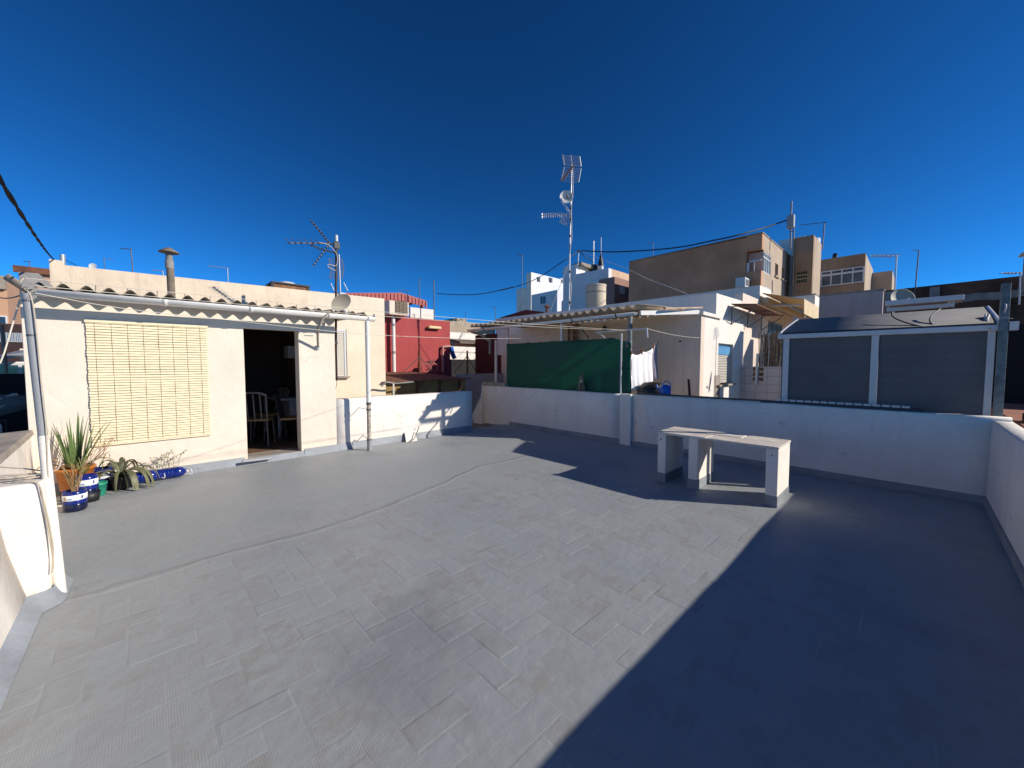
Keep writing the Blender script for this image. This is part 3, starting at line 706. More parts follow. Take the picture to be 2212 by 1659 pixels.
# orange tub with agapanthus-like strap leaves
c=Vector((-.66,6.38,0));c=pz(430,1190);c=PZ(165,1062);
c=Vector((-.60,6.42,0))
t=pot('flower_pot','large orange tub with tall green strap leaves by the corner pipe',(c.x,c.y,.10),.12,.155,.26,orange)
MB().lathe([(0,0),(.12,0),(.125,.1),(0,.1)],(c.x,c.y,0),20).build('black_base',blk,t)
b=MB()
for k in range(44):
    a=rg.uniform(0,6.28);tl=rg.uniform(.05,.42);d=Vector((math.cos(a)*tl,math.sin(a)*tl*.7-.05,1));
    if c.y+d.y>6.8: continue
    blade(b,(c.x+math.cos(a)*.05,c.y+math.sin(a)*.05,.33),d,rg.uniform(.32,.66),rg.uniform(.02,.034),rg.uniform(.05,.9),twist=rg.uniform(-.8,.8))
b.build('leaves',leaf,t)
b=MB()
for k in range(9):
    a=rg.uniform(0,6.28);blade(b,(c.x+math.cos(a)*.05,c.y+math.sin(a)*.05-.02,.33),(math.cos(a)*.7,math.sin(a)*.6-.1,.8),rg.uniform(.25,.42),.022,rg.uniform(2.5,5.),twist=1.2)
b.build('dry_leaves',mat('dry_leaf',(.33,.24,.11),.8,.2,9.),t)
b=MB()
for k in range(14):
    a=rg.uniform(-.5,1.2);p0=Vector((c.x+.08,c.y,.34));p1=p0+Vector((rg.uniform(.02,.14),rg.uniform(-.06,.06),rg.uniform(.08,.16)));p2=p1+Vector((rg.uniform(.0,.12),0,rg.uniform(.02,.18)));b.tube(pol([p0,p1,p2],4),.0022,4)
    for j in range(3): blade(b,p2+Vector((rg.uniform(-.03,.03),0,rg.uniform(-.04,0))),(rg.uniform(-1,1),rg.uniform(-1,1),-.4),.05,.009,1.,n=4)
b.build('dry_twigs',dry,t)
# cut blue water bottles used as pots
def bottle_pot(lab,c,r,h,stem=None,lm=True):
    t=thing('bottle_planter',lab,'planter',c)
    MB().lathe([(0,0),(r*.82,0),(r*.97,.02),(r,.05),(r*.99,h*.36),(r*.96,h*.38)],c,28).build('lower_body',navyp,t)
    MB().lathe([(r*.96,h*.38),(r*1.0,h*.40),(r*1.0,h*.56),(r*.985,h*.57)],c,28).build('blue_body',bluep,t)
    lb=MB().lathe([(r*.99,h*.57),(r*1.01,h*.575),(r*1.01,h*.83),(r*.99,h*.835)],c,28).build('paper_label',label,t)
    m=MB()
    def patch(a0,a1,z0,z1,mm,nm):
        vs=[];n=5
        for i in range(n+1):
            a=a0+(a1-a0)*i/n
            for z in(z0,z1): vs.append((c[0]+math.cos(a)*r*1.016,c[1]+math.sin(a)*r*1.016,c[2]+z))
        MB().add(vs,[(2*i,2*i+1,2*i+3,2*i+2) for i in range(n)],True).build(nm,mm,lb)
    base=-math.pi/2-.3
    patch(base-.6,base-.35,h*.62,h*.78,cottm,'printed_mark');patch(base-.2,base+.15,h*.64,h*.68,bluecan,'printed_mark');patch(base+.9,base+1.05,h*.64,h*.78,bluep,'printed_mark')
    MB().lathe([(r*.985,h*.835),(r*1.0,h*.86),(r*.97,h),(r*.93,h),(r*.9,h*.86),(0,h*.84)],c,28).build('rim',bluep,t)
    MB().lathe([(0,0),(r*.9,0)],(c[0],c[1],c[2]+h*.9),24).build('soil',soil,t)
    return t
c1=Vector((-.565,5.90,0));
t=bottle_pot('front cut blue bottle planter with white label and dry reeds',(c1.x,c1.y,0),.088,.21)
b=MB()
for k in range(26):
    a=rg.uniform(0,6.28);l=rg.uniform(.15,.36);b.tube(pol([(c1.x+math.cos(a)*.02,c1.y+math.sin(a)*.02,.2),(c1.x+math.cos(a)*.05,c1.y+math.sin(a)*.04,.2+l*.6),(c1.x+math.cos(a)*.12*l*3,c1.y+math.sin(a)*.08,.2+l)],3),.0026,4)
b.build('dry_reeds',dry,t)
b=MB()
for k in range(16):
    a=rg.uniform(0,6.28);blade(b,(c1.x,c1.y,.22),(math.cos(a)*.35,math.sin(a)*.3,1),rg.uniform(.12,.34),.007,.4,n=5)
b.build('thin_leaves',drygreen,t)
c2=Vector((-.50,6.20,0));t=bottle_pot('second blue bottle planter standing just behind the front one',(c2.x,c2.y,.05),.085,.24)
MB().lathe([(0,0),(.075,0),(.09,.1),(.085,.1),(.07,.0)],(c2.x+.01,c2.y,0),16).build('black_base',blk,t)
b=MB()
for k in range(20):
    a=rg.uniform(0,6.28);blade(b,(c2.x-.02,c2.y,.29),(math.cos(a)*.6,math.sin(a)*.5,1),rg.uniform(.1,.26),.010,.9,n=5)
b.build('thin_leaves',drygreen,t)
t=pot('flower_pot','small green plastic pot wedged between the blue planters',(-.43,6.40,0),.055,.07,.15,greenp)
c3=Vector((-.41,6.66,0));t=bottle_pot('third blue bottle planter with one tiny seedling against the wall',(c3.x,c3.y,0),.105,.26)
b=MB();b.tube(pol([(c3.x,c3.y,.24),(c3.x+.005,c3.y,.33),(c3.x+.02,c3.y,.40)]),.004,5)
for k in range(8):
    a=k*2.3;blade(b,(c3.x+.01,c3.y,.29+.014*k),(math.cos(a),math.sin(a)*.6,.5),.055,.022,3.,n=5)
b.build('seedling',leaf,t)
# drooping strap plant
c4=PZ(*q('a8',1040,1090));c4=Vector((-.25,6.55,0))
t=pot('flower_pot','dark pot hidden under a drooping strap leaved plant',(c4.x,c4.y,0),.08,.10,.15,blk)
b=MB()
for k in range(26):
    a=rg.uniform(0,6.28);sx=math.cos(a);sy=math.sin(a)
    if sy>.35: sy*=.3
    blade(b,(c4.x+sx*.02,c4.y+sy*.02,.16),(sx*.75,sy*.75,.95),rg.uniform(.38,.66),rg.uniform(.038,.058),rg.uniform(4.5,7.5),n=14,twist=rg.uniform(-.4,.4))
b.build('leaves',leaf2,t)
# lying bottles
def lying(lab,x0,x1,y,r,flip=False,stems=0):
    t=thing('lying_bottle_planter',lab,'planter',((x0+x1)/2,y,0))
    L_=x1-x0;pr=[(0,0),(r*.75,.0),(r*.98,.03)]
    for k in range(5): u=.10+k*.11;pr+=[(r,L_*u),(r*.93,L_*(u+.035)),(r,L_*(u+.07))]
    pr+=[(r,L_*.72),(r*.85,L_*.84),(r*.35,L_*.94),(r*.26,L_*.95),(r*.26,L_)]
    MB().lathe(pr,(x0,y,r+.003),22,(1,0,0)).build('bottle_body',bluep,t)
    b=MB();b.lathe([(0,0),(r*.30,0),(r*.30,.03),(0,.03)],(x1-.02,y,r),14,(1,0,0));b.build('cap',aluf,t)
    b=MB();b.tube(pol([(x1-.015,y,r+.03),(x1+.03,y-.04,r+.02),(x1+.035,y-.05,r-.04),(x1-.0,y-.03,r-.03)]),.006,5);b.build('carry_loop',aluf,t)
    MB().box(x0+.06,x1-.09,y-r*.5,y+r*.5,r*1.75,r*1.93).build('soil',soil,t)
    if stems:
        b=MB();lv=MB()
        for k in range(stems):
            x=x0+.05+(x1-x0-.15)*k/max(1,stems-1);z=r*1.9;p=[Vector((x,y,z))];hgt_=rg.uniform(.12,.26)
            p.append(p[0]+Vector((rg.uniform(-.02,.02),0,hgt_*.5)));p.append(p[1]+Vector((rg.uniform(.01,.07),rg.uniform(-.03,.03),hgt_*.4)));p.append(p[2]+Vector((rg.uniform(.02,.09),0,hgt_*.15)))
            b.tube(pol(p,3),.0024,4)
            q1=p[1]+Vector((rg.uniform(-.08,-.03),0,rg.uniform(.05,.1)));b.tube([p[1],q1],.0018,4)
            for pt_ in(p[2],p[3],q1,(p[2]+p[3])/2,(p[1]+q1)/2):
                for j in range(2): blade(lv,pt_,(rg.uniform(-1,1),rg.uniform(-1,1),rg.uniform(-.8,.4)),rg.uniform(.02,.035),.010,2.,n=3)
            if k%2==0:
                for j in range(5): blade(lv,(x+rg.uniform(-.02,.02),y,z+rg.uniform(.01,.06)),(rg.uniform(-1,1),rg.uniform(-1,1),.3),.04,.015,3.,n=4)
        b.build('thin_stems',drygreen,t);lv.build('small_leaves',leaf,t)
    return t
lying('lying blue bottle planter nearest the drooping plant',-.2,.10,6.68,.075)
lying('lying blue bottle planter with thin bare seedlings at the row end',.10,.40,6.74,.072,stems=6) if 0 else lying('lying blue bottle planter with thin bare seedlings at the row end',.03,.37,6.70,.07,stems=6)

# ------------------------------------------------------------ things on/behind the long parapet
# green mesh screen
t=thing('shade_net_screen','dark green shade net screen stretched behind the parapet','screen',(6.74,5.5,.94))
def netmat():
    m=bpy.data.materials.new('green_shade_net');m.use_nodes=True;nt=m.node_tree;bs=nt.nodes['Principled BSDF']
    bs.inputs['Roughness'].default_value=.7
    geo=N(nt,'ShaderNodeNewGeometry');n1=N(nt,'ShaderNodeTexNoise',Scale=2.5,Detail=3.)
    mp=N(nt,'ShaderNodeMapping');mp.inputs['Scale'].default_value=(1,.35,2.4);L(nt,geo.outputs['Position'],mp.inputs['Vector']);L(nt,mp.outputs[0],n1.inputs['Vector'])
    cr=N(nt,'ShaderNodeMix',data_type='RGBA');cr.inputs[6].default_value=(.006,.085,.06,1);cr.inputs[7].default_value=(.012,.15,.10,1);L(nt,n1.outputs['Fac'],cr.inputs[0]);L(nt,cr.outputs[2],bs.inputs['Base Color'])
    tr=N(nt,'ShaderNodeBsdfTranslucent');tr.inputs[0].default_value=(.01,.30,.16,1);mx=N(nt,'ShaderNodeMixShader');mx.inputs[0].default_value=.35
    L(nt,bs.outputs[0],mx.inputs[1]);L(nt,tr.outputs[0],mx.inputs[2]);L(nt,mx.outputs[0],nt.nodes['Material Output'].inputs['Surface'])
    return m
net=netmat()
SX=6.615
tl=qx('z5',385,530,SX);tm=qx('z5',1090,492,SX);tk=qx('z5',1540,465,SX);tr_=qx('z5',1720,510,SX)
b=MB();vs=[];fs=[];n=90;m_=26
tops=[tl,tm,tk,tr_]
def topz(y):
    pts=sorted([(p.y,p.z) for p in tops])
    for (a,za),(c_,zc) in zip(pts,pts[1:]):
        if a<=y<=c_: return za+(zc-za)*(y-a)/(c_-a)
    return pts[0][1] if y<pts[0][0] else pts[-1][1]
for i in range(n+1):
    y=tl.y+(tr_.y-tl.y)*i/n;zt=topz(y)
    for j in range(m_+1):
        z=.86+(zt-.86)*j/m_;e_=max(0,1-abs(y-tr_.y)/.9);vs.append((SX+.030*noise.noise(Vector((y*1.8,z*2.5,3)))+.014*noise.noise(Vector((y*3,z*11,8)))*(.4+1.6*e_)+.008*math.sin(y*9)*(j/m_),y,z-(.022*abs(math.sin((y-tl.y)*4.2)) if j==m_ else 0)))
for i in range(n):
    for j in range(m_): a=i*(m_+1)+j;fs.append((a,a+m_+1,a+m_+2,a+1))
b.add(vs,fs,True);ob=b.build('net',net,t);so=ob.modifiers.new('s','SOLIDIFY');so.thickness=.003
b=Split()
for k in range(9):
    y=tl.y+(tk.y-tl.y)*(k+.02)/8.3;z=topz(y);b.tube(pol([(SX+.045,y,z-.05),(SX+.03,y+.01,z+.012),(SX-.01,y,z-.01),(SX-.012,y,z-.05)],4),.004,5)
b.build('cable_tie',blk,t)
b=Split();b.tube([(SX+.025,tl.y,.5),(SX+.025,tl.y,tl.z)],.02,8).tube([(SX+.025,tr_.y+.1,.5),(SX+.025,tr_.y+.1,tr_.z+.02)],.02,8).tube([(SX+.025,tl.y,tl.z-.02),(SX+.025,tk.y,tk.z-.02)],.01,6)
b.build('frame_tube',wire,t)

# cat
def cat():
    ccy=qx('z5',1200,1000,6.56).y;base=Vector((6.525,ccy,WT+.005))
    t=thing('cat','small tabby cat sitting upright on the parapet','cat',base)
    face=Vector((-.80,-.60,0));side=Vector((.60,-.80,0))
    S=lambda f,s,z:base+face*f*1.1+side*s*1.1+Vector((0,0,z*1.12))
    V=[S(-.03,0,.06),S(-.015,0,.13),S(.01,0,.19),S(.03,0,.235),S(.045,0,.275),S(.075,0,.27),
       S(-.045,0,.05),S(-.09,.04,.02),S(-.06,.11,.015),S(.0,.13,.012),
       S(.035,.028,.15),S(.045,.028,.07),S(.05,.028,.012),S(.07,.028,.008),S(.035,-.028,.15),S(.045,-.028,.07),S(.05,-.028,.012),S(.07,-.028,.008),
       S(-.01,.05,.06),S(.035,.06,.02),S(.065,.055,.01),S(-.01,-.05,.06),S(.035,-.06,.02),S(.065,-.055,.01)]
    E_=[(0,1),(1,2),(2,3),(3,4),(4,5),(0,6),(6,7),(7,8),(8,9),(2,10),(10,11),(11,12),(12,13),(2,14),(14,15),(15,16),(16,17),(0,18),(18,19),(19,20),(0,21),(21,22),(22,23)]
    Rr=[.062,.056,.048,.034,.043,.022,.04,.018,.014,.008,.022,.015,.013,.012,.022,.015,.013,.012,.035,.022,.013,.035,.022,.013]
    me=bpy.data.meshes.new('body');me.from_pydata([v-base for v in V],E_,[]);fur=mat('tabby_fur',(.40,.29,.18),.9,.3,26.,col2=(.07,.05,.035));me.materials.append(fur)
    o=bpy.data.objects.new('body',me);COL.objects.link(o);o.parent=t
    sk=o.modifiers.new('skin','SKIN')
    for i,r in enumerate(Rr): me.skin_vertices[0].data[i].radius=(r,r)
    me.skin_vertices[0].data[0].use_root=True
    ss=o.modifiers.new('sub','SUBSURF');ss.levels=2;ss.render_levels=2
    for p in me.polygons:p.use_smooth=True
    for s_ in(-1,1):
        e=MB();c=S(.04,s_*.026,.305);e.add([c+side*.016,c-side*.016,c+face*.014-Vector((0,0,.004)),c+Vector((0,0,.036))+side*s_*.012],[(0,1,3),(1,2,3),(2,0,3),(0,2,1)]);e.build('ear',fur,t)
        e=MB();e.lathe([(0,-.003),(.0055,0),(0,.003)],S(.088,s_*.015,.283),8,face);e.build('eye',mat('cat_eye',(.5,.45,.1),.2,.05),t)
    e=MB();e.lathe([(0,.0),(.028,.004),(.026,.05),(.0,.07)],S(.045,0,.15),10,(0,0,1));e.build('chest_patch',mat('white_fur',(.6,.52,.42),.9,.1),t)
cat()

# white cloths hanging
def cloth(lab,x0,yA,yB,zA,zB,zl,m=white2):
    t=thing('hanging_cloth',lab,'cloth',(x0,(yA+yB)/2,zl));b=MB();vs=[];fs=[];n=20;k_=14
    for i in range(n+1):
        u=i/n;y=yA+(yB-yA)*u;zt=zA+(zB-zA)*u-.05*math.sin(math.pi*u)
        for j in range(k_+1):
            w=j/k_;z=zt+(zl+.03*math.sin(u*7)-zt)*w;vs.append((x0+.03*math.sin(u*17)*(.3+w)+.02*math.sin(w*5),y,z))
    for i in range(n):
        for j in range(k_):a=i*(k_+1)+j;fs.append((a,a+k_+1,a+k_+2,a+1))
    b.add(vs,fs,True);o=b.build('fabric',m,t);s=o.modifiers.new('s','SOLIDIFY');s.thickness=.004
    b=MB()
    for y,z in((yA,zA),(yB,zB)): b.box(x0-.012,x0+.012,y-.006,y+.006,z-.03,z+.03)
    b.build('peg',orange,t)
def clothx(lab,Y0,pA,pB,zlA,zlB,m=white2):
    t=thing('hanging_cloth',lab,'cloth',((pA.x+pB.x)/2,Y0,zlA));b=MB();vs=[];fs=[];n=20;k_=14
    for i in range(n+1):
        u=i/n;x=pA.x+(pB.x-pA.x)*u;zt=pA.z+(pB.z-pA.z)*u-.04*math.sin(math.pi*u);zl=zlA+(zlB-zlA)*u
        for j in range(k_+1):
            w=j/k_;vs.append((x,Y0+.018*math.sin(u*15)*(.3+w)+.015*math.sin(w*5),zt+(zl+.02*math.sin(u*7)-zt)*w))
    for i in range(n):
        for j in range(k_):a=i*(k_+1)+j;fs.append((a,a+k_+1,a+k_+2,a+1))
    b.add(vs,fs,True);o=b.build('fabric',m,t);s_=o.modifiers.new('s','SOLIDIFY');s_.thickness=.004
    for p in(pA,pB): MB().box(p.x-.006,p.x+.006,Y0-.014,Y0+.014,p.z-.03,p.z+.03).build('peg',orange,t)
CY=3.70
clothx('left white cloth hanging beside the green net',CY,qy('z5',1724,632,CY),qy('z5',1838,630,CY),qy('z5',1730,1045,CY).z,qy('z5',1830,1020,CY).z)
clothx('right white cloth pegged higher than its neighbour',CY+.03,qy('z5',1835,616,CY+.03),qy('z5',1960,572,CY+.03),qy('z5',1840,1035,CY).z,qy('z5',1950,960,CY).z)
clothx('narrow lilac cloth hanging in shade behind the white cloths',CY+.15,qy('z5',1962,545,CY+.15),qy('z5',2012,520,CY+.15),qy('z5',1962,940,CY+.15).z,qy('z5',2010,880,CY+.15).z,mat('lilac_cloth',(.42,.38,.46),.85,.1,4.))
tag(MB().tube(sag(qy('z5',1722,610,CY),qy('z5',2040,500,CY+.05),.03,10),.003,5).build('washing_line',wire),'dark line carrying the white cloths','washing line','washing lines')
# blue watering can + dark tub on the parapet back edge
c=qx('z5',2080,1050,6.72);c=Vector((6.75,c.y,WT-.01))
t=thing('watering_can','blue plastic watering can standing behind the parapet','watering can',c)
MB().lathe([(0,0),(.085,0),(.095,.03),(.085,.17),(.055,.20),(.05,.19),(0,.19)],c,20).build('body',bluecan,t)
MB().tube([c+Vector((0,.08,.05)),c+Vector((0,.15,.14)),c+Vector((0,.17,.19))],[.018,.014,.02],8).build('spout',bluecan,t)
MB().tube(pol([c+Vector((0,.05,.2)),c+Vector((0,.0,.26)),c+Vector((0,-.09,.22)),c+Vector((0,-.09,.08))]),.010,6).build('handle',bluecan,t)
c=Vector((6.95,qx('z5',1950,1040,6.95).y,.90))
t=thing('plastic_tub','black rounded tub under the hanging white cloths','tub',c)
MB().lathe([(0,0),(.25,0),(.28,.05),(.24,.18),(.16,.25),(0,.27)],c,20).build('tub_body',blk,t)
MB().lathe([(.24,.15),(.26,.16),(.24,.18)],c,20).build('rim',blk,t)
sk0=qx('z7',460,1140,6.8);sk1=qx('z7',442,975,6.8)
tag(MB().tube([sk0-Vector((0,0,.1)),sk1],.022,8).build('wooden_stake',mat('dark_red_wood',(.10,.02,.018),.8,.2,9.)),'dark reddish wooden stake leaning behind the parapet','stake')
# dark rail along the parapet back top
t=thing('parapet_rail','dark metal strip along the parapet top below the grey enclosure','rail',(6.56,1.5,.95))
MB().box(6.50,6.60,-.1,3.5,.9455,.975).build('strip',mat('dark_navy_metal',(.03,.035,.05),.6,.2,6.),t)
b=Split()
for k in range(16): b.box(6.52,6.585,.02+k*.085,.09+k*.085,.9765,1.0)
b.build('clip',aluf,t)

# ------------------------------------------------------------ grey enclosed pergola
GX=6.78
t=thing('roller_blind_pergola','white framed pergola closed by slate grey roller blinds','pergola',(GX,.35,.9))
zr=1.895
yl=qx('z7',1505,1200,GX).y;yr=qx('z8',1500,1450,GX).y
ym0=qx('z8',545,900,GX);ym=qx('z8',525,1000,GX).y
for y in(1.30,.36): MB().box(GX-.03,GX+.03,y-.035,y+.035,.80,zr-.03).build('post',aluf,t)
MB().box(GX-.03,GX+.03,-.60,-.545,.80,zr-.03).build('post',aluf,t)
MB().box(GX-.07,GX+.05,-.66,1.40,zr-.03,zr+.035).build('front_beam',aluf,t,.008)
for k,(ya,yb) in enumerate(((.40,1.26),(-.542,.32))):
    b=MB()
    bl=b.box(GX-.008,GX+.008,ya,yb,.86,zr-.03).build('roller_blind',greyblind,t)
    b=MB()
    for z in(1.0,1.15,1.3,1.45,1.6,1.75): b.box(GX-.0115,GX-.0085,ya+.02,yb-.02,z-.002,z+.002)
    b.build('seam',mat('blind_seam',(.17,.19,.21),.6,.05),bl)
# canopy: curved fabric rising to the back
vs=[];fs=[];n=10
for i in range(n+1):
    u=i/n;x=GX-.05+1.15*u;z=zr+.04+.29*(u**.9)
    for y in(-.60,1.36-.0*u): vs+=[(x,y,z),(x,y,z+.015)]
for i in range(n):
    a=i*4;fs+=[(a,a+4,a+6,a+2),(a+1,a+3,a+7,a+5),(a,a+1,a+5,a+4),(a+2,a+6,a+7,a+3)]
b=MB();b.add(vs,fs,True);b.build('canopy',greycan,t)
for i in range(n+1): pass
b=Split()
for y in(-.62,1.375):
    b.tube([(GX-.05+1.15*i/n,y,zr+.045+.29*((i/n)**.9)) for i in range(n+1)],.022,6)
b.build('side_rafter',aluf,t)
MB().box(GX+1.0,GX+1.1,-.6,1.36,.8,2.18).build('rear_panel',greyblind,t)
MB().box(GX+.03,GX+1.0,1.33,1.36,.8,1.95).build('side_panel',greyblind,t)
b=MB()
for (pts) in ([(640,555),(650,600),(760,650),(910,690)],[(1060,530),(985,590),(970,640),(1005,685)]):
    b.tube(pol([Vector((0,0,.03))+Vector((lambda v:(v.x,v.y,v.z))(qx('z8',x,y,GX-.05+ (690-y)/160*.55))) for x,y in pts]),.008,6)
tag(b.build('black_cable',blk),'two black hoses curling over the grey pergola canopy','cable')
b=MB();b.tube(pol([qx('z8',1455,560,GX+.3),qx('z8',1460,610,GX+.1),qx('z8',1485,655,GX-.02),qx('z8',1490,690,GX-.08)]),.012,6).tube(pol([qx('z8',1450,562,GX+.3),qx('z8',1485,562,GX+.28),qx('z8',1470,600,GX+.1),qx('z8',1480,650,GX-.02)]),.01,6)
tag(b.build('cable_loop',rope),'pale cable loop at the right end of the pergola canopy','cable')
t=thing('steel_column','patinated grey steel column at the right of the pergola','column',(6.72,-.69,.9))
MB().box(6.655,6.725,-.675,-.61,.9,2.36).build('shaft',galv,t,.006)
MB().box(6.63,6.76,-.71,-.595,.9,.925).build('base_plate',galv,t)
b=MB();b.tube([(6.645,-.70,1.98),(6.64,-.66,1.99),(6.64,-.60,2.0)],.004,5).tube(pol([(6.65,-.64,2.15),(6.635,-.645,2.10),(6.65,-.64,2.05)]),.008,6);b.build('clamp',alum,t)
MB().box(6.64,6.76,-.74,-.678,1.86,1.95).build('bracket',aluf,t)

# ------------------------------------------------------------ neighbour N (white/pink house behind)
def window_x(parent,X,ya,yb,za,zb,m=glass,fm=aluf,mull=1,proud=.02,name='window',wf=.09):
    ya,yb=sorted((ya,yb));za,zb=sorted((za,zb));w=min(.06,(yb-ya)*wf)
    fr=MB();fr.box(X-proud,X+.02,ya,yb,zb-w,zb).box(X-proud,X+.02,ya,yb,za,za+w).box(X-proud,X+.02,ya,ya+w,za+w,zb-w).box(X-proud,X+.02,yb-w,yb,za+w,zb-w)
    for k in range(1,mull+1): y=ya+(yb-ya)*k/(mull+1);fr.box(X-proud,X+.02,y-w/2,y+w/2,za+w,zb-w)
    o=fr.build(name,fm,parent);MB().box(X-proud*.4,X+.01,ya+w,yb-w,za+w,zb-w).build('pane',m,o);return o
def window_y(parent,Y,xa,xb,za,zb,m=glass,fm=aluf,mull=1,proud=.02,name='window',hm=()):
    xa,xb=sorted((xa,xb));za,zb=sorted((za,zb));w=min(.06,(xb-xa)*.09)
    fr=MB();fr.box(xa,xb,Y-proud,Y+.02,zb-w,zb).box(xa,xb,Y-proud,Y+.02,za,za+w).box(xa,xa+w,Y-proud,Y+.02,za+w,zb-w).box(xb-w,xb,Y-proud,Y+.02,za+w,zb-w)
    for k in range(1,mull+1): x=xa+(xb-xa)*k/(mull+1);fr.box(x-w/2,x+w/2,Y-proud,Y+.02,za+w,zb-w)
    for u in hm: z=za+(zb-za)*u;fr.box(xa+w,xb-w,Y-proud*1.1,Y-proud*.9,z-w/2,z+w/2)
    o=fr.build(name,fm,parent);MB().box(xa+w,xb-w,Y-proud*.4,Y+.01,za+w,zb-w).build('pane',m,o);return o
def wall_y_holes(b,Y,Yb,x0,x1,z0,z1,holes):
    holes=sorted(holes);x=x0
    for (xa,xb,za,zb) in holes:
        b.box(x,xa,Y,Yb,z0,z1);b.box(xa,xb,Y,Yb,z0,za);b.box(xa,xb,Y,Yb,zb,z1);x=xb
    b.box(x,x1,Y,Yb,z0,z1)
NX,NY=8.4,3.1
NH=thing('neighbour_house','pink and white rendered house behind the green net screen','house',(10,5,0))
zn=2.52
b=MB();b.box(NX,NX+.2,NY,9.3,-3.2,zn);b.build('side_wall',pinkish,NH)
wz0,wz1=PY(1552,828,NY).z+.0,PY(1552,741,NY).z
wxa,wxb=PY(1551,780,NY).x,PY(1583,780,NY).x
b=MB();wall_y_holes(b,NY,NY+.2,NX+.2,11.3,-3.2,zn,[(wxa,wxb,wz0-.03,wz1)]);b.build('front_wall',white,NH)
# window with rolled shutter
fw=MB();fw.box(wxa,wxb,NY+.10,NY+.16,wz1-.05,wz1).box(wxa,wxa+.04,NY+.10,NY+.16,wz0,wz1-.05).box(wxb-.04,wxb,NY+.10,NY+.16,wz0,wz1-.05)
fw=fw.build('window',aluf,NH)
s=MB();nz=17;zt=wz1-.26
for k in range(nz): s.box(wxa+.04,wxb-.14,NY+.05,NY+.07,wz0+(zt-wz0)*k/nz,wz0+(zt-wz0)*(k+1)/nz-.012)
s.build('shutter_slats',shutter,fw)
MB().box(wxa+.04,wxb-.10,NY+.04,NY+.08,zt,wz1-.06).build('blue_panel',bluesh,fw)
MB().box(wxa,wxb,NY+.17,NY+.19,wz0,wz1).build('pane',dark,fw)
MB().box(wxa-.05,wxb+.08,NY-.07,NY+.1,wz0-.07,wz0-.03).build('sill',concrete,fw)
p=qy('z7',745,935,NY);p_=qy('z7',775,1165,NY);MB().box(p.x-.16,p_.x,NY-.006,NY-.001,.3,p.z).build('cement_patch',concrete,NH)
# upper storey block
U0=9.4;uc=PX(1548,633,U0);zu=uc.z
zu2=PX(1398,646,U0).z
b=MB();b.prism([(uc.y,zn-.1),(10.7,zn-.1),(10.7,zu2-.0),(uc.y+.05,zu),(uc.y,zu)],0,U0,U0+.2);b.build('upper_side_wall',whiteh,NH)
zr_=PY(1645,663,uc.y).z
b=MB();xe=PY(1645,663,uc.y).x;b.prism([(U0+.2,zn-.1),(xe,zn-.1),(xe,zr_),(U0+.2,zu)],1,uc.y,uc.y+.2);b.build('upper_front_wall',white,NH)
MB().box(NX-.03,U0+.1,NY-.05,9.3,zn,zn+.07).build('roof_slab',whiteh,NH)
MB().box(U0+.2,16,uc.y+.3,10.6,zn-.2,zn-.05).build('roof',concrete,NH)
# N3 block
N3=13.0;nc=PX(1642,616,N3)
b=MB();b.box(N3,N3+.3,nc.y,9,-1,nc.z);b.box(N3+.3,N3+1.2,nc.y,nc.y+.3,-1,nc.z);b.build('rear_block',whiteh,NH)
# shaded south wall behind the bamboo
zw=PY(1652,650,NY).z
b=MB();b.box(11.3,17.3,NY+.05,NY+.25,-3.2,zw);b.build('rear_wall',pinkish,NH)
dk0=qy('z7',1300,350,NY+.05);dk1=qy('z7',1440,450,NY+.05)
window_y(NH,NY+.05,dk0.x,dk1.x,dk1.z-.2,dk0.z,dark,wire,2)
# details on pink side wall: dents/holes
b=MB()
for (x,y,s_) in((355,567,.035),(530,400,.012),(518,680,.012),(518,757,.01),(510,870,.01)):
    p=qx('z7',x,y,NX);b.add([p+Vector((-.002,s_,-s_*.5)),p+Vector((-.002,-s_,-s_*.6)),p+Vector((-.002,.4*s_,s_))],[(0,1,2)])
b.build('plaster_hole',darkbrown,NH)
# drain pipes under roof
# porch roof of neighbour
t=thing('porch_roof','neighbour corrugated porch roof with white gutter on posts','porch',(7.8,6,2.1))
PXg=6.36;g1=PX(1371,677,PXg);g0=PX(1017,713,PXg)
zg=(g1.z+g0.z)/2
yA_=g1.y;yB_=g0.y
corr(yA_-.05,yB_,(PXg-.02,PXg+.9,NX+.0),(zg+.11,zg+.165,zg+.225),.19,.040,'y',wob=.02).build('sheet',fibrot,t)
b=MB();halfpipe(b,(PXg-.03,yB_+.05,zg+.01),(PXg-.03,yA_-.05,zg+.01),.06);b.build('gutter',gutterw,t)
for u in(.13,.42,.72,.93):
    b=MB();y=yB_+(yA_-yB_)*u;halfpipe(b,(PXg-.03,y+.012,zg+.01),(PXg-.03,y-.012,zg+.01),.063);b.build('gutter_joint',blk,t)
e1=qx('z6',230,1150,PXg);e2=qx('z6',868,1140,NX-.05)
b=MB();b.beam(e1+Vector((0,-.02,0)),e2,.03,.08);b.build('edge_board',gutterw,t)
b=MB();b.beam(qx('z6',500,1100,6.9),qx('z6',900,1092,NX),.05,.03);b.build('flashing_strip',fibrot,t)
for px_,m_ in(((395,380),aluf),((975,310),aluf)):
    p=qx('z5',*px_,6.66);MB().box(p.x-.02,p.x+.02,p.y-.025,p.y+.025,.3,zg+.05).build('post',m_,t)
p=qx('z5',1712,240,6.66);MB().box(p.x-.03,p.x+.03,p.y-.03,p.y+.03,.3,zg+.05).build('post',galv,t)
b=MB();b.tube(pol([qx('z5',10,405,PXg),qx('z5',120,440,PXg+.1),qx('z5',180,490,PXg+.2),qx('z5',205,500,PXg+.2),qx('z5',205,640,PXg+.2)]),.035,8);b.build('elbow_pipe',fibro,t)
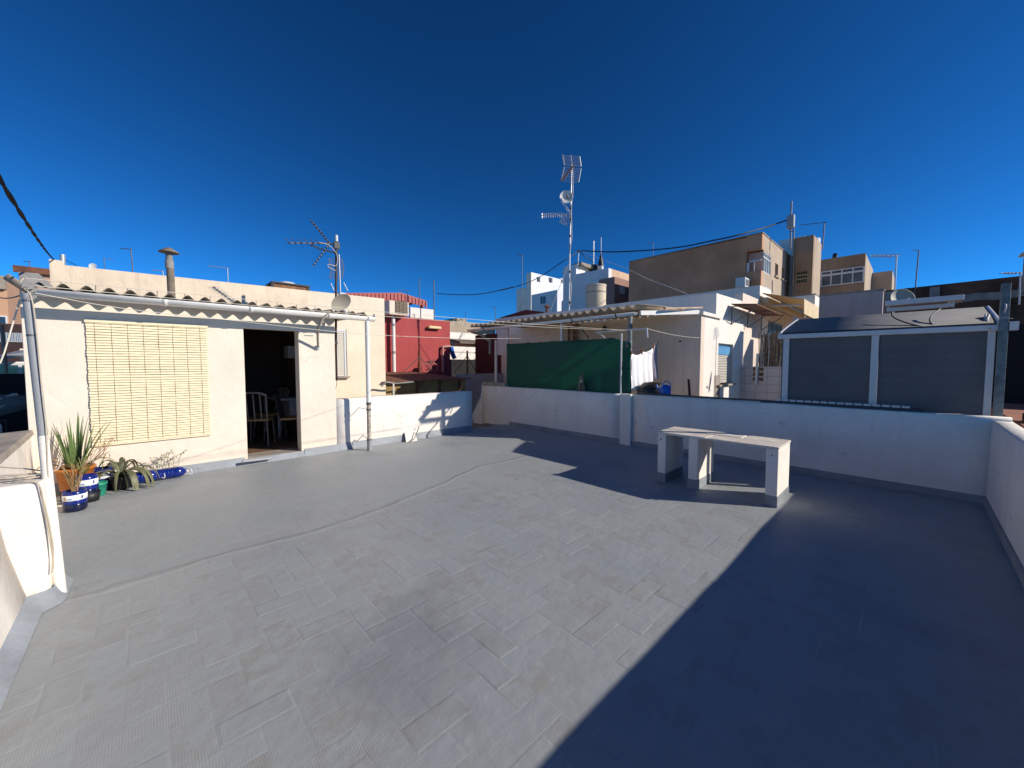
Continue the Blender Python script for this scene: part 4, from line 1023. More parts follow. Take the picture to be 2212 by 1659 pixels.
p=qx('z5',265,490,PXg+.6);MB().box(p.x,p.x+.03,p.y-.04,p.y+.04,.9,p.z).build('post',aluf,t)
# white panels under porch
pa_=qx('z5',285,390,7.95);pb_=qx('z5',385,650,7.95)
tag(MB().box(7.95,8.0,pb_.y,pa_.y,pb_.z,pa_.z).build('wall_panel',whiteh),'narrow pale panel at the left of the porch','panel')
pa_=qx('z5',415,370,8.3);pb_=qx('z5',960,520,8.3)
tag(MB().box(8.3,8.36,pb_.y,pa_.y,.9,pa_.z+.03).build('wall_panel',whiteh),'wide pale panel under the porch above the green net','panel')
t=thing('heater_pipes','brown vertical pipes on the porch wall above the net','pipes',(8.3,4.9,1.5))
for x0 in(1055,1110,1140):
    p=qx('z5',x0,320,8.3);MB().tube([(8.3,p.y,1.2),(8.3,p.y,p.z)],.035,8).build('pipe',mat('brown_pipe',(.24,.13,.09),.6,.2),t)
MB().tube([qx('z5',1150,320,8.2),qx('z5',1265,470,8.2)],.015,6).build('brace',wire,t)
p=qx('z5',1437,365,8.35)
tag(MB().lathe([(0,0),(.05,0),(.05,.05),(.035,.1),(0,.11)],(8.34,p.y,p.z-.05),12).build('wall_light',blk),'small black lamp on the pink porch wall','lamp')
# maroon wall left end of porch
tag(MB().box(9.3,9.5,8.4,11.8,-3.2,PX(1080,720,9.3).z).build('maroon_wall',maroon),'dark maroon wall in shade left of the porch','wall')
b=MB();ra=qx('b6',0,1012,10.5);rb=qx('b6',390,895,10.5);rc=qx('b6',660,932,10.5)
b.prism([(ra.y,ra.z-.6),(rc.y,ra.z-.6),(rc.y,rc.z),(rb.y,rb.z),(ra.y,ra.z)],0,10.5,12.5);tag(b.build('red_gable_roof',maroon),'dark red low gable peeping above the porch roof','roof')
b=MB();cc=qx('b6',703,870,10.2)
t=thing('roof_cowl','small red vent cowl above the porch roof','vent cowl',(10.2,cc.y,cc.z-.4))
MB().tube([(10.2,cc.y,cc.z-.5),(10.2,cc.y,cc.z-.12)],.012,6).build('stem',wire,t)
MB().tube([(10.2,cc.y,cc.z-.14),(10.2,cc.y,cc.z+.04)],.05,10).build('flue',rust,t)
MB().lathe([(.13,0),(.06,.06),(0,.09)],(10.2,cc.y,cc.z+.03),12).build('cap',rust,t)

# lean-to metal frame on the front wall
t=thing('metal_canopy_frame','small tilted metal canopy on brackets over the shuttered window','canopy',(11,2.8,2.3))
A_=qy('z7',885,165,NY-.02);B_=qy('z7',1228,205,NY-.02);C_=qy('z7',1370,290,NY-.75);D_=qy('z7',880,300,NY-.75)
x0=A_.x+.15;x1=B_.x+.1
zt=A_.z
b=MB();b.slab([(x0,NY-.01,zt),(x1,NY-.01,zt-.03),(x1,NY-.54,zt-.10),(x0,NY-.54,zt-.06)],(0,0,.02));b.build('sheet',rust,t)
for k in range(3):
    x=x0+.05+(x1-x0-.1)*k/2
    b=MB();b.tube([(x,NY-.50,zt-.13),(x,NY-.01,zt-.46)],.012,6).tube([(x,NY-.012,zt-.48),(x,NY-.012,zt-.06)],.014,6).tube([(x,NY-.52,zt-.09),(x,NY-.01,zt-.04)],.012,6);b.build('bracket',wire,t)
# tile wall and bamboo
TX=11.1
def tilemat():
    m=bpy.data.materials.new('pinkish_wall_tiles');m.use_nodes=True;nt=m.node_tree;bs=nt.nodes['Principled BSDF']
    geo=N(nt,'ShaderNodeNewGeometry');sp=N(nt,'ShaderNodeSeparateXYZ');L(nt,geo.outputs['Position'],sp.inputs[0]);cb=N(nt,'ShaderNodeCombineXYZ');L(nt,sp.outputs[1],cb.inputs[0]);L(nt,sp.outputs[2],cb.inputs[1])
    br=N(nt,'ShaderNodeTexBrick',Scale=1.);br.offset=0;br.inputs['Brick Width'].default_value=.25;br.inputs['Row Height'].default_value=.2;br.inputs['Mortar Size'].default_value=.006
    br.inputs['Color1'].default_value=(.60,.53,.51,1);br.inputs['Color2'].default_value=(.56,.49,.48,1);br.inputs['Mortar'].default_value=(.36,.28,.27,1)
    L(nt,cb.outputs[0],br.inputs['Vector']);L(nt,br.outputs[0],bs.inputs['Base Color']);bs.inputs['Roughness'].default_value=.4
    return m
ztile=qx('z7',1300,840,TX).z;yt1=NY;yt0=.2
t=thing('tiled_wall','pale tiled wall with brown vent blocks below the bamboo fence','wall',(TX,1.8,0))
MB().box(TX,TX+.15,yt0,NY,-3.2,ztile).build('wall',tilemat(),t)
va=qx('z7',1128,840,TX);vb=qx('z7',1255,1003,TX)
b=MB()
for i in range(2):
    for j in range(3):
        ya=va.y+(vb.y-va.y)*i/2;yb=va.y+(vb.y-va.y)*(i+1)/2;za=vb.z+(va.z-vb.z)*j/3;zb=vb.z+(va.z-vb.z)*(j+1)/3
        b.box(TX-.02,TX-.001,ya-.02,yb+.02,za+.02,zb-.02)
b.build('vent_block',mat('vent_brown',(.20,.10,.06),.8,.2,9.),t,.02)
p=qx('z7',1185,700,TX-.05);p2_=qx('z7',1165,1035,TX-.05);MB().tube([p,p2_],.03,8).build('pipe',whiteh,t)
t=thing('bamboo_fence','ragged bamboo cane fence on top of the tiled wall','fence',(TX,2,ztile))
ya=qx('z7',1205,500,TX).y;yb=qx('z7',1500,500,TX).y-.2;ztb=qx('z7',1250,462,TX).z
canes=mat('grey_canes',(.34,.24,.16),.8,.5,16.,col2=(.09,.06,.045));b=MB();bw=MB();r0=random.Random(5)
n=52
for k in range(n):
    y=ya+(yb-ya)*k/n+r0.uniform(-.01,.01);zt_=ztb+r0.uniform(-.12,.05);tgt=bw if r0.random()<.3 else b
    tgt.tube([(TX+.05+r0.uniform(-.02,.02),y,ztile),(TX+.05,y+r0.uniform(-.02,.02),(ztile+zt_)/2),(TX+.05,y+r0.uniform(-.03,.03),zt_)],r0.uniform(.010,.017),6)
b.build('dark_canes',canes,t);bw.build('pale_canes',mat('pale_canes',(.60,.54,.48),.7,.3,16.),t)
MB().box(TX+.07,TX+.075,yb,ya,ztile,ztb-.1).build('backing_mesh',mat('brown_mesh',(.10,.06,.045),.9,.3,9.),t)
# yellow awning
t=thing('folding_arm_awning','cream yellow awning projecting from the pink neighbour wall','awning',(15,2.6,3))
ax0,ax1=12.9,18.4
bl=qy('z7',1245,60,NY);br_=qy('z7',1590,240,NY);fl_=qx('z7',1675,120,ax0);fr=qx('z7',1990,230,ax1);frb=qx('z7',1988,295,ax1)
zb_=bl.z;zf=fl_.z
canv2=mat('yellow_canvas',(.66,.46,.22),.8,.08,2.)
b=MB();b.slab([(ax0,NY,zb_),(ax1,NY,zb_),(ax1,fl_.y,zf),(ax0,fl_.y,zf)],(0,0,.02));b.build('canopy',canv2,t)
b=MB();b.slab([(ax0,fl_.y-.01,zf+.02),(ax1,fl_.y-.01,zf+.02),(ax1,fl_.y-.02,zf-.42),(ax0,fl_.y-.02,zf-.38)],(0,-.01,0));b.build('valance',canvas,t)
MB().box(ax0,ax1,NY-.14,NY,zb_-.28,zb_-.12).build('roller_bar',canvas,t)
b=Split();b.tube([(ax1-.4,NY-.1,zb_-.3),(ax1-.5,fl_.y+.1,zf-.1)],.03,6).tube([(ax0+.5,NY-.1,zb_-.3),(ax0+.4,fl_.y+.1,zf-.1)],.03,6);b.build('folding_arm',aluf,t)

# tank
c0=qx('b6',1440,520,13.0);r_=(qx('b6',1280,600,13.).y-qx('b6',1605,600,13.).y)/2*.78
t=thing('water_tank','cream cylindrical water tank on the white neighbour roof','water tank',(13.,c0.y,2.2))
MB().tube([(13.,c0.y,2.0),(13.,c0.y,c0.z-.03)],r_,28).build('drum',tankm,t)
MB().lathe([(r_*1.02,-.09),(r_*1.03,-.07),(r_*1.03,-.03),(0,.0)],(13.,c0.y,c0.z),28).build('lid',tankm,t)
MB().lathe([(r_*1.01,-.34),(r_*1.02,-.33),(r_*1.02,-.30),(r_*1.01,-.29)],(13.,c0.y,c0.z),28).build('strap',concrete,t)

# tall mast
MX=9.9
t=thing('antenna_mast','tall grey mast carrying grid antenna and small round dish','antenna',(MX,qx('a1',645,1620,MX).y,2.6))
m0=qx('a1',645,1620,MX);m1=qx('a1',672,225,MX)
MB().tube([m0-Vector((0,0,.3)),qx('a1',655,900,MX),m1],[.026,.022,.018],8).build('mast',alum,t)
MB().tube(pol([qx('a1',680,250,MX),qx('a1',684,450,MX-.02),qx('a1',668,640,MX),qx('a1',672,900,MX),qx('a1',660,1000,MX),qx('a1',648,1230,MX),qx('a1',668,1380,MX),qx('a1',650,1560,MX)]),.012,6).build('coax_cable',rope,t)
b=Split()
for y_ in(630,735,890,1225,1515):
    c=qx('a1',662 if y_<800 else 655,y_,MX);b.tube([c-Vector((0,0,.03)),c+Vector((0,0,.03))],.034,8)
b.build('clamp',blk,t)
b=MB()
def gline(b,x0,y0,x1,y1,dx=0,r=.008): b.tube([qx('a1',x0,y0,MX+dx),qx('a1',x1,y1,MX+dx)],r,5)
for (xa,ya,xb,yb) in((585,130,600,225),(745,145,758,238),(600,245,572,372),(758,258,735,385)): gline(b,xa,ya,xb,yb,0,.022)
gline(b,663,133,674,225,0,.014)
for k in range(9):
    u=k/8;gline(b,585+15*u,130+95*u,745+13*u,145+93*u,0,.006)
    gline(b,600-28*u,245+127*u,758-23*u,258+127*u,.05,.006)
b.build('reflector_grid',alum,t)
b=MB();gline(b,690,225,575,372,-.2,.022)
for k in range(9):
    u=k/8;x=680-95*u;y=240+120*u;c=qx('a1',x,y,MX-.2);b.tube([c-Vector((0,.11,0)),c+Vector((0,.11,.02))],.007,4)
b.build('director_boom',mat('copper_tint',(.42,.24,.12),.5,.2),t)
c=qx('a1',620,530,MX-.12)
b=MB();ax=Vector((-.55,-.55,.10)).normalized();R2=.205
prof=[(R2*math.sin(a),R2*.25*(math.sin(a)**2)) for a in [i/8*math.pi/2 for i in range(9)]]
b.lathe(prof+[(R2*1.03,R2*.25),(R2*1.02,R2*.22)]+[(r,h-.008) for r,h in reversed(prof[:-1])],c,28,ax);b.build('dish',aluf,t)
b=MB();gline(b,575,565,640,665,-.1,.012);gline(b,610,590,655,665,-.1,.012);b.build('dish_arm',aluf,t)
b=MB();b.tube([qx('a1',625,500,MX-.18),qx('a1',640,535,MX-.16)],.03,8);b.build('receiver',mat('dish_receiver',(.2,.18,.15),.6,.1),t)
b=MB();
for (xa,ya,xb,yb) in((600,680,556,760),(660,690,628,797),(556,760,628,797),(600,680,665,690)): gline(b,xa,ya,xb,yb,-.05,.010)
for k in range(1,6):
    u=k/6;gline(b,600-44*u,680+80*u,662-34*u,690+107*u,-.05,.007)
for k in range(1,4):
    u=k/4;gline(b,600+60*u,680+10*u,556+72*u,760+37*u,-.05,.007)
gline(b,655,680,385,698,-.05,.012);gline(b,390,675,392,722,-.05,.02)
for k in range(14):
    x=400+k*17;gline(b,x,676+k*.2,x+2,722-k*1.0,-.05,.004)
gline(b,390,675,580,672,-.05,.005);gline(b,392,722,580,700,-.05,.005);b.build('side_antenna',alum,t)

# generic small antennas
def small_ant(lab,base,top,l=.6,n=4,ang=0,r=.012,m=wire,group='small roof antennas'):
    base=Vector(base);top=Vector(top);l*=.42;r*=.6
    t=thing('roof_antenna',lab,'antenna',base,group)
    MB().tube([base-Vector((0,0,.5)),top],r,6).build('mast',m,t)
    d=Vector((math.cos(ang),math.sin(ang),.03)).normalized()
    MB().tube([top-d*.1*l,top+d*l],r*.7,5).build('boom',m,t)
    s=d.cross(Vector((0,0,1)));b=MB()
    for k in range(n):
        c=top+d*l*(k+.5)/n;w=.16*l/.6*(1.2-k/n*.5);b.tube([c-s*w,c+s*w],r*.45,4)
    b.build('element_rods',m,t);return t

# ------------------------------------------------------------ brown apartment block
BX=22.;bc=PX(1647,503.6,BX);bfar=PX(1359.3,558,BX);
bzt=bc.z;xe=PY(1709,548.5,bc.y).x
BB=thing('apartment_block','large brown rendered apartment block with blank shaded side','building',(BX,bc.y+4,-3.2))
ny0=qx('z6',1540,700,BX).y;ny1=qx('z6',1372,700,BX).y;nz0=qx('z6',1540,690,BX).z;nz1=qx('z6',1540,462,BX).z
hx0=BX+.0;hx1=qy('z6',1645,600,bc.y).x
ND=1.2
b=MB()
# -X wall with notch hole at its right end
b.box(BX,BX+.3,ny1,bfar.y,-3.2,bzt-.05);b.box(BX,BX+.3,bc.y,ny1,-3.2,nz0);b.box(BX,BX+.3,bc.y,ny1,nz1,bzt)
b.build('side_wall',brown,BB)
def hy(x,y): return qy('z6',x,y,bc.y)
holes=[(hx0+.3,hx1,nz0,nz1)]
wins=[((1690,610),(1718,752)),((1760,655),(1785,785)),((1803,680),(1825,805))]
for a_,c_ in wins:
    p=hy(*a_);r2=hy(*c_);zc=hy((a_[0]+c_[0])/2,a_[1]).z;zd=hy((a_[0]+c_[0])/2,c_[1]).z;holes.append((p.x,r2.x,zd,zc-.05))
b=MB();wall_y_holes(b,bc.y,bc.y+.3,BX+.3,xe,-3.2,bzt,holes);b.build('front_wall',brownlit,BB)
for h in holes[1:]:
    w=window_y(BB,bc.y+.22,h[0],h[1],h[2],h[3],glass,fibro,1,.02);MB().box(h[0]-.1,h[1]+.1,bc.y-.08,bc.y+.2,h[2]-.1,h[2]-.03).build('sill',brownlit,w)
w=window_y(BB,bc.y+.06,hx0+.3,hx1,nz0,nz1,glassb,aluf,3,.04,'glazed_balcony',(.72,))
MB().box(BX+.3,hx1,bc.y+ND+1.6,bc.y+ND+1.7,nz0,nz1).build('inner_wall',mat('pink_curtain',(.62,.38,.31),.9,.2,1.),BB)
MB().box(BX-.02,BX+.02,ny0,ny1,nz0-.1,nz0+.02).build('balcony_ledge',brown,BB)
b=MB();b.box(BX+.25,BX+.27,ny0+.02,ny0+(ny1-ny0)*.95,nz0+.02,nz1-.06);b.build('curtain',mat('pink_curtain',(.62,.38,.31)),BB)
b=Split();b.box(BX+.02,BX+.08,ny0+.45*(ny1-ny0),ny0+.49*(ny1-ny0),nz0,nz1-.55);b.box(BX+.02,BX+.08,ny1-.14,ny1-.04,nz0,nz1-.55);b.box(BX+.02,BX+.08,ny0+.03,ny1-.15,nz1-.55,nz1-.47);b.build('balcony_mullion',aluf,BB)
b=MB();b.box(BX+.31,xe-.31,bc.y+.31,bfar.y-.01,bzt-.3,bzt-.12);b.build('roof',concrete,BB)
b=MB();b.box(xe-.3,xe-.005,bc.y+.301,bfar.y,-3.2,bzt-.3);b.build('rear_wall',brown,BB)
b=MB();b.prism([(bc.y-.03,bzt),(bfar.y,bzt-.05),(bfar.y,bzt+.0),(bc.y-.03,bzt+.06)],0,BX-.03,BX+.33);b.box(BX+.33,xe,bc.y-.03,bc.y+.3,bzt+.0,bzt+.06);b.build('coping',fibro,BB)
lw0=hy(1570,850);lw1=hy(1640,915);window_y(BB,bc.y,lw0.x,lw1.x,lw1.z-.5,lw0.z-.05,glassb,aluf,1)
pr=MB();pr.tube([hy(1655,800),hy(1655,930)],.05,6);pr.build('pipe',brownlit,BB)
# ac unit on side wall
a_=qx('z6',1262,775,BX-.9);c_=qx('z6',1365,865,BX-.9)
t=thing('air_conditioner','white air conditioner box on the side of the brown block','air conditioner',(BX-.5,a_.y,a_.z))
MB().box(BX-.9,BX-.001,c_.y,a_.y,c_.z,a_.z).build('casing',aluf,t,.02)
fg=MB();fg.box(BX-.8,BX-.1,c_.y-.02,c_.y-.002,c_.z+.1,a_.z-.1);fg.build('grille',wire,t)
# stair tower
TX2=27.;tc=PX(1758,506.8,TX2);tl_=PX(1715,520,TX2);te=PY(1775,520,tc.y).x
T2=thing('stair_tower','tall stained brown stair tower beside the apartment block','tower',(TX2,tc.y,-3.2))
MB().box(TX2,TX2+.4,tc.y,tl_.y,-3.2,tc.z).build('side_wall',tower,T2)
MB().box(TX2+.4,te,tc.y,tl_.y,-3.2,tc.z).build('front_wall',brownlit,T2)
w0=qx('b7',655,1100,TX2);w1=qx('b7',800,1245,TX2);g_=window_x(T2,TX2,w1.y,w0.y,w1.z,w0.z,dark,mat('pale_bars',(.5,.4,.22),.6,.1),4,.05,'barred_window',.022)
b=MB()
for u in(.35,.68): z=w1.z+(w0.z-w1.z)*u;b.box(TX2-.06,TX2-.03,w1.y,w0.y,z-.02,z+.02)
b.build('bars',mat('pale_bars',(.5,.4,.22)),g_)
b=MB();b.tube([qx('b7',612,620,TX2-.1),qx('b7',605,1420,TX2-.1)],.035,6);b.build('pipe',fibro,T2)
rw=qy('b7',1030,650,tc.y);b=MB();b.tube([(te-.05,tc.y+.5,-3.2),(te-.05,tc.y+.5,rw.z)],.45,20);tag(b.build('white_silo',bluewhite),'white rounded tank glimpsed behind the stair tower','tank')
bx_=thing('roof_hut','pale hut with dark opening between block and tower','hut',(25,8,5))
h0=PX(1683,520,28.);h1=PX(1712,512,28.)
MB().box(28,29,h1.y-.6,h0.y,2,h0.z).build('wall',bluewhite,bx_)
MB().box(27.97,27.999,h1.y-.1,h0.y-.9,h0.z-3.2,h0.z-1.2).build('doorway',dark,bx_)
# C block
CX=31.;cc=PX(1870,546.5,CX);cl=PX(1770,560,CX);ce=PY(1887,560,cc.y).x
C2=thing('apartment_block','low brown block with wide glazed balcony right of the tower','building',(CX,cc.y,-3.2))
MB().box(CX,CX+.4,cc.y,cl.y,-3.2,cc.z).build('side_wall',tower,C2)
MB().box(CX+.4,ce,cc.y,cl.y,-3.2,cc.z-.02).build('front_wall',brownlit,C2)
w0=qx('b7',1000,1060,CX);w1=qx('b7',1600,1260,CX);wz_=qx('b7',1560,1020,CX).z;wzb=qx('b7',1600,1240,CX).z
window_x(C2,CX,w1.y,w0.y,wzb,wz_,mat('grey_glass',(.12,.12,.12),.3,.4,.5),aluf,3,.08,'glazed_balcony')
b=MB();z=(wz_+wzb)/2+.2;b.box(CX-.1,CX-.081,w1.y,w0.y,z-.06,z+.06);b.build('balcony_rail',aluf,C2)
e2=PX(1895,560,CX+3);MB().box(CX+5,CX+9,cc.y-1.0,cc.y+.5,-3.2,PX(1898,588,CX+5).z).build('rear_volume',brownlit,C2)
b=MB();b.tube([qx('b7',1165,880,CX+.5),qx('b7',1220,878,CX+.5)],.2,8);b.build('roof_vent',blk,C2)
# mast w. box between
t=thing('antenna_mast','thin dark mast with equipment box above the apartment block','antenna',(24,qx('b7',570,800,24).y,5))
MB().tube([qx('b7',565,770,24),qx('b7',572,400,24),qx('b7',582,100,24)],.035,6).build('mast',wire,t)
c=qx('b7',572,390,24);MB().box(23.85,24.15,c.y-.16,c.y+.16,c.z-.33,c.z+.33).build('equipment_box',pvcg,t,.05)
b=Split();b.tube([qx('b7',615,500,24),qx('b7',608,620,24)],.03,6).tube([qx('b7',570,520,24),qx('b7',612,515,24)],.025,6).tube([qx('b7',565,770,24),qx('b7',580,772,24)],.03,6);b.build('ladder_rail',wire,t)
# overhead cable from this mast to left
b=MB();b.tube(pol([qx('b7',560,340,24),qx('b7',530,360,24),qx('z6',1600,225,23.),qx('z6',1300,310,21.5),qx('z6',1000,375,21.),qx('z6',600,450,21.),qx('z6',0,492,20.),qx('a1',760,1028,20)],6),.035,5)
tag(b.build('overhead_cable',blk),'long black cable sweeping left from the high mast','cable')
small_ant('thin L shaped antenna rising behind the stair tower',qx('b7',1020,650,28),qx('b7',1045,398,28),2.6,0,1.9,.05)
small_ant('tiny antenna on the roof edge of the big brown block',qx('z6',378,515,BX+2),qx('z6',378,390,BX+2),.8,4,1.9,.03)
# second roof of pink wall right & rear walls
WX=12.;
PW=thing('pink_wall','long pinkish grey wall behind the grey pergola','wall',(WX,1.5,0))
pz_=PX(1770,641,WX);pe=PX(1908,628.5,WX)
b=MB();b.box(WX,WX+.25,pe.y,pz_.y,-3.2,pz_.z);b.build('wall',mat('lilac_grey_render',(.44,.37,.37),.9,.1,1.,.4,30,streak=.3),PW)
MB().box(WX-.02,WX+.27,pe.y-.02,pz_.y,pz_.z,pz_.z+.04).build('coping',flash,PW)
p0=qx('b7',545,1440,18.5);p1=qx('b7',915,1415,18.5)
t=thing('terrace_wall','short bluish white wall between tower and pink wall','wall',(13.5,2,0))
MB().box(18.5,19.9,p1.y,p0.y,-3.2,p1.z).build('wall',whiteh,t)
MB().box(18.48,19.92,p1.y-.02,p0.y,p1.z+.001,p1.z+.04).build('coping',flash,t)
# brown wall right
DX=13.4
d0=PX(1905,629,DX);d1=PX(2212,598,DX)
DW=thing('brown_wall','dark stained brown gable wall at the right edge','wall',(DX,-2,0))
b=MB();b.prism([(d0.y+.6,-3.2),(-9,-3.2),(-9,d1.z+.12),(d0.y+.6,d0.z)],0,DX,DX+.3);b.build('wall',darkbrown,DW)
b=MB();vs=[];n=24
for i in range(n+1):
    u=i/n;y=d0.y+(-5.5-d0.y)*u;zt=d0.z+(d1.z-d0.z)*(y-d0.y)/(d1.y-d0.y);j=noise.noise(Vector((u*9,0,0)))*.10
    vs+=[(DX-.02,y,zt-.26+j),(DX-.02,y,zt-.42+j*1.3)]
b.add(vs,[(2*i,2*i+1,2*i+3,2*i+2) for i in range(n)]);b.build('render_strip',flash,DW)
b=Split();p=qx('z8',1015,320,DX-.03);b.box(DX-.03,DX-.005,p.y-.08,p.y+.08,p.z-.34,p.z+.0);p=qx('z8',610,360,DX-.03);b.box(DX-.03,DX-.005,p.y-.1,p.y+.12,p.z-.8,p.z);b.build('cement_pad',flash,DW)
# white awning cassette in front
t=thing('awning_cassette','closed white awning cassette above the pergola canopy','awning',(9,0,2.6))
c0=qx('z8',590,482,9.);c1=qx('z8',1255,462,9.)
MB().box(8.75,9.1,c1.y,c0.y,c0.z-.03,c0.z+.05).build('hood',aluf,t,.01)
c2=qx('z8',600,520,8.9);c3=qx('z8',1165,505,8.9)
MB().box(8.85,8.95,c3.y,c2.y,c2.z-.03,c2.z+.03).build('front_bar',aluf,t,.01)
b=MB();b.box(8.86,8.96,c3.y-.02,c3.y+.05,c2.z-.03,c0.z);b.tube([c2,qx('z8',625,480,8.9)],.01,5);b.build('end_bracket',aluf,t)
c=qx('z8',722,425,11.);d=dish('satellite_dish','pale oval satellite dish in front of the brown wall',c,(-.75,-.5,.3),.20,m=mat('dish_grey',(.5,.46,.38)))
small_ant('large yagi antenna on a thin pole right of the low brown block',qx('z8',660,460,11.2),qx('z8',682,50,11.2),1.2,6,2.3,.022,alum,'large yagi antennas')
small_ant('bare thin pole antenna standing on the brown wall',qx('z8',838,330,DX),qx('z8',875,0,DX),.3,0,2.2,.02)
small_ant('yagi antenna by the chimney at the far right edge',qx('z8',1760,250,12.5),qx('z8',1755,200,12.5),.8,5,2.3,.02,alum)
p=qx('z8',1787,240,12.8)
t=thing('chimney','small grey capped chimney cut by the right edge','chimney',p)
MB().box(12.75,13.0,p.y-.25,p.y+.0,p.z-.3,p.z+.42).build('stack',flash,t);MB().box(12.68,13.07,p.y-.33,p.y+.06,p.z+.46,p.z+.49).build('cap',aluf,t)
# black wall & terracotta roof on right
t=thing('dark_building','unlit dark wall rising right of the steel column','building',(8,-2,0))
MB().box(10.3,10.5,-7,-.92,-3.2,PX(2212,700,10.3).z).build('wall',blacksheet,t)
tag(MB().box(6.62,10.2,-6,-.80,.70,.86).build('terracotta_roof',terra,None,.01),'strip of terracotta roof beyond the right corner','roof')
t=tag(MB().box(6.9,7.15,-.98,-.86,.86,.95).build('roof_tile',blk),'black lump lying on the terracotta roof','tile')

# ------------------------------------------------------------ centre distance: white blocks, peach
W1X=34.
k=lambda x,y,X:qx('b6',x,y,X)
wc=k(465,332,W1X);wl=k(245,585,W1X);wl2=k(390,398,W1X)
WB=thing('white_block','bright white block with small windows left of the tall mast','building',(W1X,wc.y,-3.2))
b=MB();b.box(W1X,W1X+.4,wc.y,wl2.y,-3.2,wc.z);b.build('side_wall',whiteh,WB)
MB().box(W1X,W1X+4,wl2.y,wl.y,-3.2,k(390,560,W1X).z).build('low_wing',whiteh,WB)
wye=qy('b6',1000,340,wc.y);
hs=[]
for (xa,ya,xb,yb) in((547,398,602,485),(728,408,786,495),(912,420,945,500)):
    a_=qy('b6',xa,ya,wc.y);c_=qy('b6',xb,yb,wc.y);hs.append((a_.x,c_.x,c_.z,a_.z))
b=MB();wall_y_holes(b,wc.y,wc.y+.4,W1X+.4,wye.x,-3.2,wc.z,hs);b.build('front_wall',bluewhite,WB)
for h in hs: window_y(WB,wc.y+.3,*h,glass,aluf,1)
b=MB();b.box(W1X+.41,wye.x-.01,wc.y+.41,wl2.y-.01,wc.z-.5,wc.z-.3);b.build('roof',concrete,WB)
# lower front bit in shade with windows
LXx=31.;l0=k(470,675,LXx);l1=k(858,595,LXx)
t=thing('white_annex','shaded white annex with two windows below the white block','building',(LXx,l1.y,-3.2))
b=MB();b.prism([(l0.y,-3.2),(l1.y,-3.2),(l1.y,l1.z),(l0.y,l0.z)],0,LXx,LXx+1.2);b.build('wall',bluewhite,t)
a_=k(604,697,LXx);c_=k(686,808,LXx);window_x(t,LXx,c_.y,a_.y,c_.z,a_.z,glass,aluf,1,.05)
l2=k(858,720,LXx+1);MB().box(LXx+1.3,LXx+2,k(960,700,LXx).y,l1.y-.01,-3.2,l2.z).build('rear_wall',bluewhite,t)
a_=k(876,710,LXx+1.3);c_=k(942,815,LXx+1.3);window_x(t,LXx+1.3,c_.y,a_.y,c_.z,a_.z,glass,aluf,1,.05)
W2X=24.;w2=k(1630,268,W2X);w2l=k(948,300,W2X)
WC=thing('white_block','tall bluish white shaded gable block behind the cream tank','building',(W2X,w2.y,-3.2))
zl=k(1145,360,W2X).z;yk=k(1142,300,W2X).y;ztl=k(1142,215,W2X).z
b=MB();b.box(W2X,W2X+.4,yk,w2l.y,-3.2,ztl);b.prism([(w2.y,-3.2),(yk,-3.2),(yk,zl),(w2.y,w2.z)],0,W2X,W2X+.4);b.build('side_wall',bluewhite,WC)
ys_=PY(1262,560,yk)
b=MB();b.box(W2X+.4,W2X+5.5,yk,yk+.4,-3.2,ztl-.1);b.build('set_back_wall',white,WC)
b=MB();b.box(W2X+.2,W2X+5.6,yk-.35,yk+.5,ztl-.1,ztl+.15);b.build('eave',fibro,WC)
b=MB();b.box(W2X+.4,W2X+6,w2.y+.3,yk,w2.z-1.2,w2.z-1.0);b.build('roof',concrete,WC)
pe_=qy('b6',1935,350,w2.y)
b=MB();b.box(W2X+.4,W2X+9,w2.y,w2.y+.3,-3.2,w2.z);b.build('front_wall',mat('peach_block',(.62,.42,.28),.9,.1,.7),WC)
t=thing('pink_annex','dull pink low annex with pale window below the peach wall','building',(W2X,w2.y-1,0))
a_=k(1720,400,22.8);z_=k(1720,400,22.8)
MB().box(22.8,28,a_.y,w2.y-.02,-3.2,a_.z).build('wall',mat('dull_pink',(.33,.19,.16),.9,.1,.7),t)
c0_=qy('b6',1795,525,a_.y);c1_=qy('b6',1870,670,a_.y);window_y(t,a_.y,c0_.x,c1_.x,c1_.z,c0_.z,shutter,shutter,0)
c=k(1400,250,W2X+2);t=thing('roof_tank','dark small cistern on the white gable roof','tank',c)
MB().tube([c-Vector((0,0,1.6)),c+Vector((0,0,.0))],.35,14).build('drum',blk,t);MB().lathe([(.38,0),(.3,.12),(0,.18)],c,14).build('lid',wire,t)
MB().tube([c,c+Vector((0,0,2.0))],.06,6).build('pipe',alum,t)
c=k(1512,240,W2X+2);t=thing('chimney_pot','slim white chimney with dark cowl right of the cistern','chimney',c)
MB().tube([c-Vector((0,0,1.3)),c+Vector((0,0,.0))],.22,10).build('pot',aluf,t);MB().lathe([(.25,0),(.1,.7),(0,1.1)],c,10).build('cowl',blk,t);MB().tube([c,c+Vector((0,0,2.2))],.03,5).build('rod',alum,t)
small_ant('dark mast with compact antenna left of the white block',qx('b6',335,905,10.8),qx('b6',330,75,10.8),.45,3,2.4,.025)
small_ant('faint distant antenna above the red gable',qx('z5',268,250,14.),qx('z5',268,140,14.),.45,4,1.9,.012)
t=thing('utility_pole','thin pole joining overhead wires right of the tall mast','pole',k(1165,215,W2X));MB().tube([k(1165,230,W2X-.2),k(1180,0,W2X-.2)],.05,6).build('pole',alum,t)
MB().tube([k(1180,30,W2X-.2),k(1190,0,W2X-.2)],.12,8).build('insulator',wire,t)
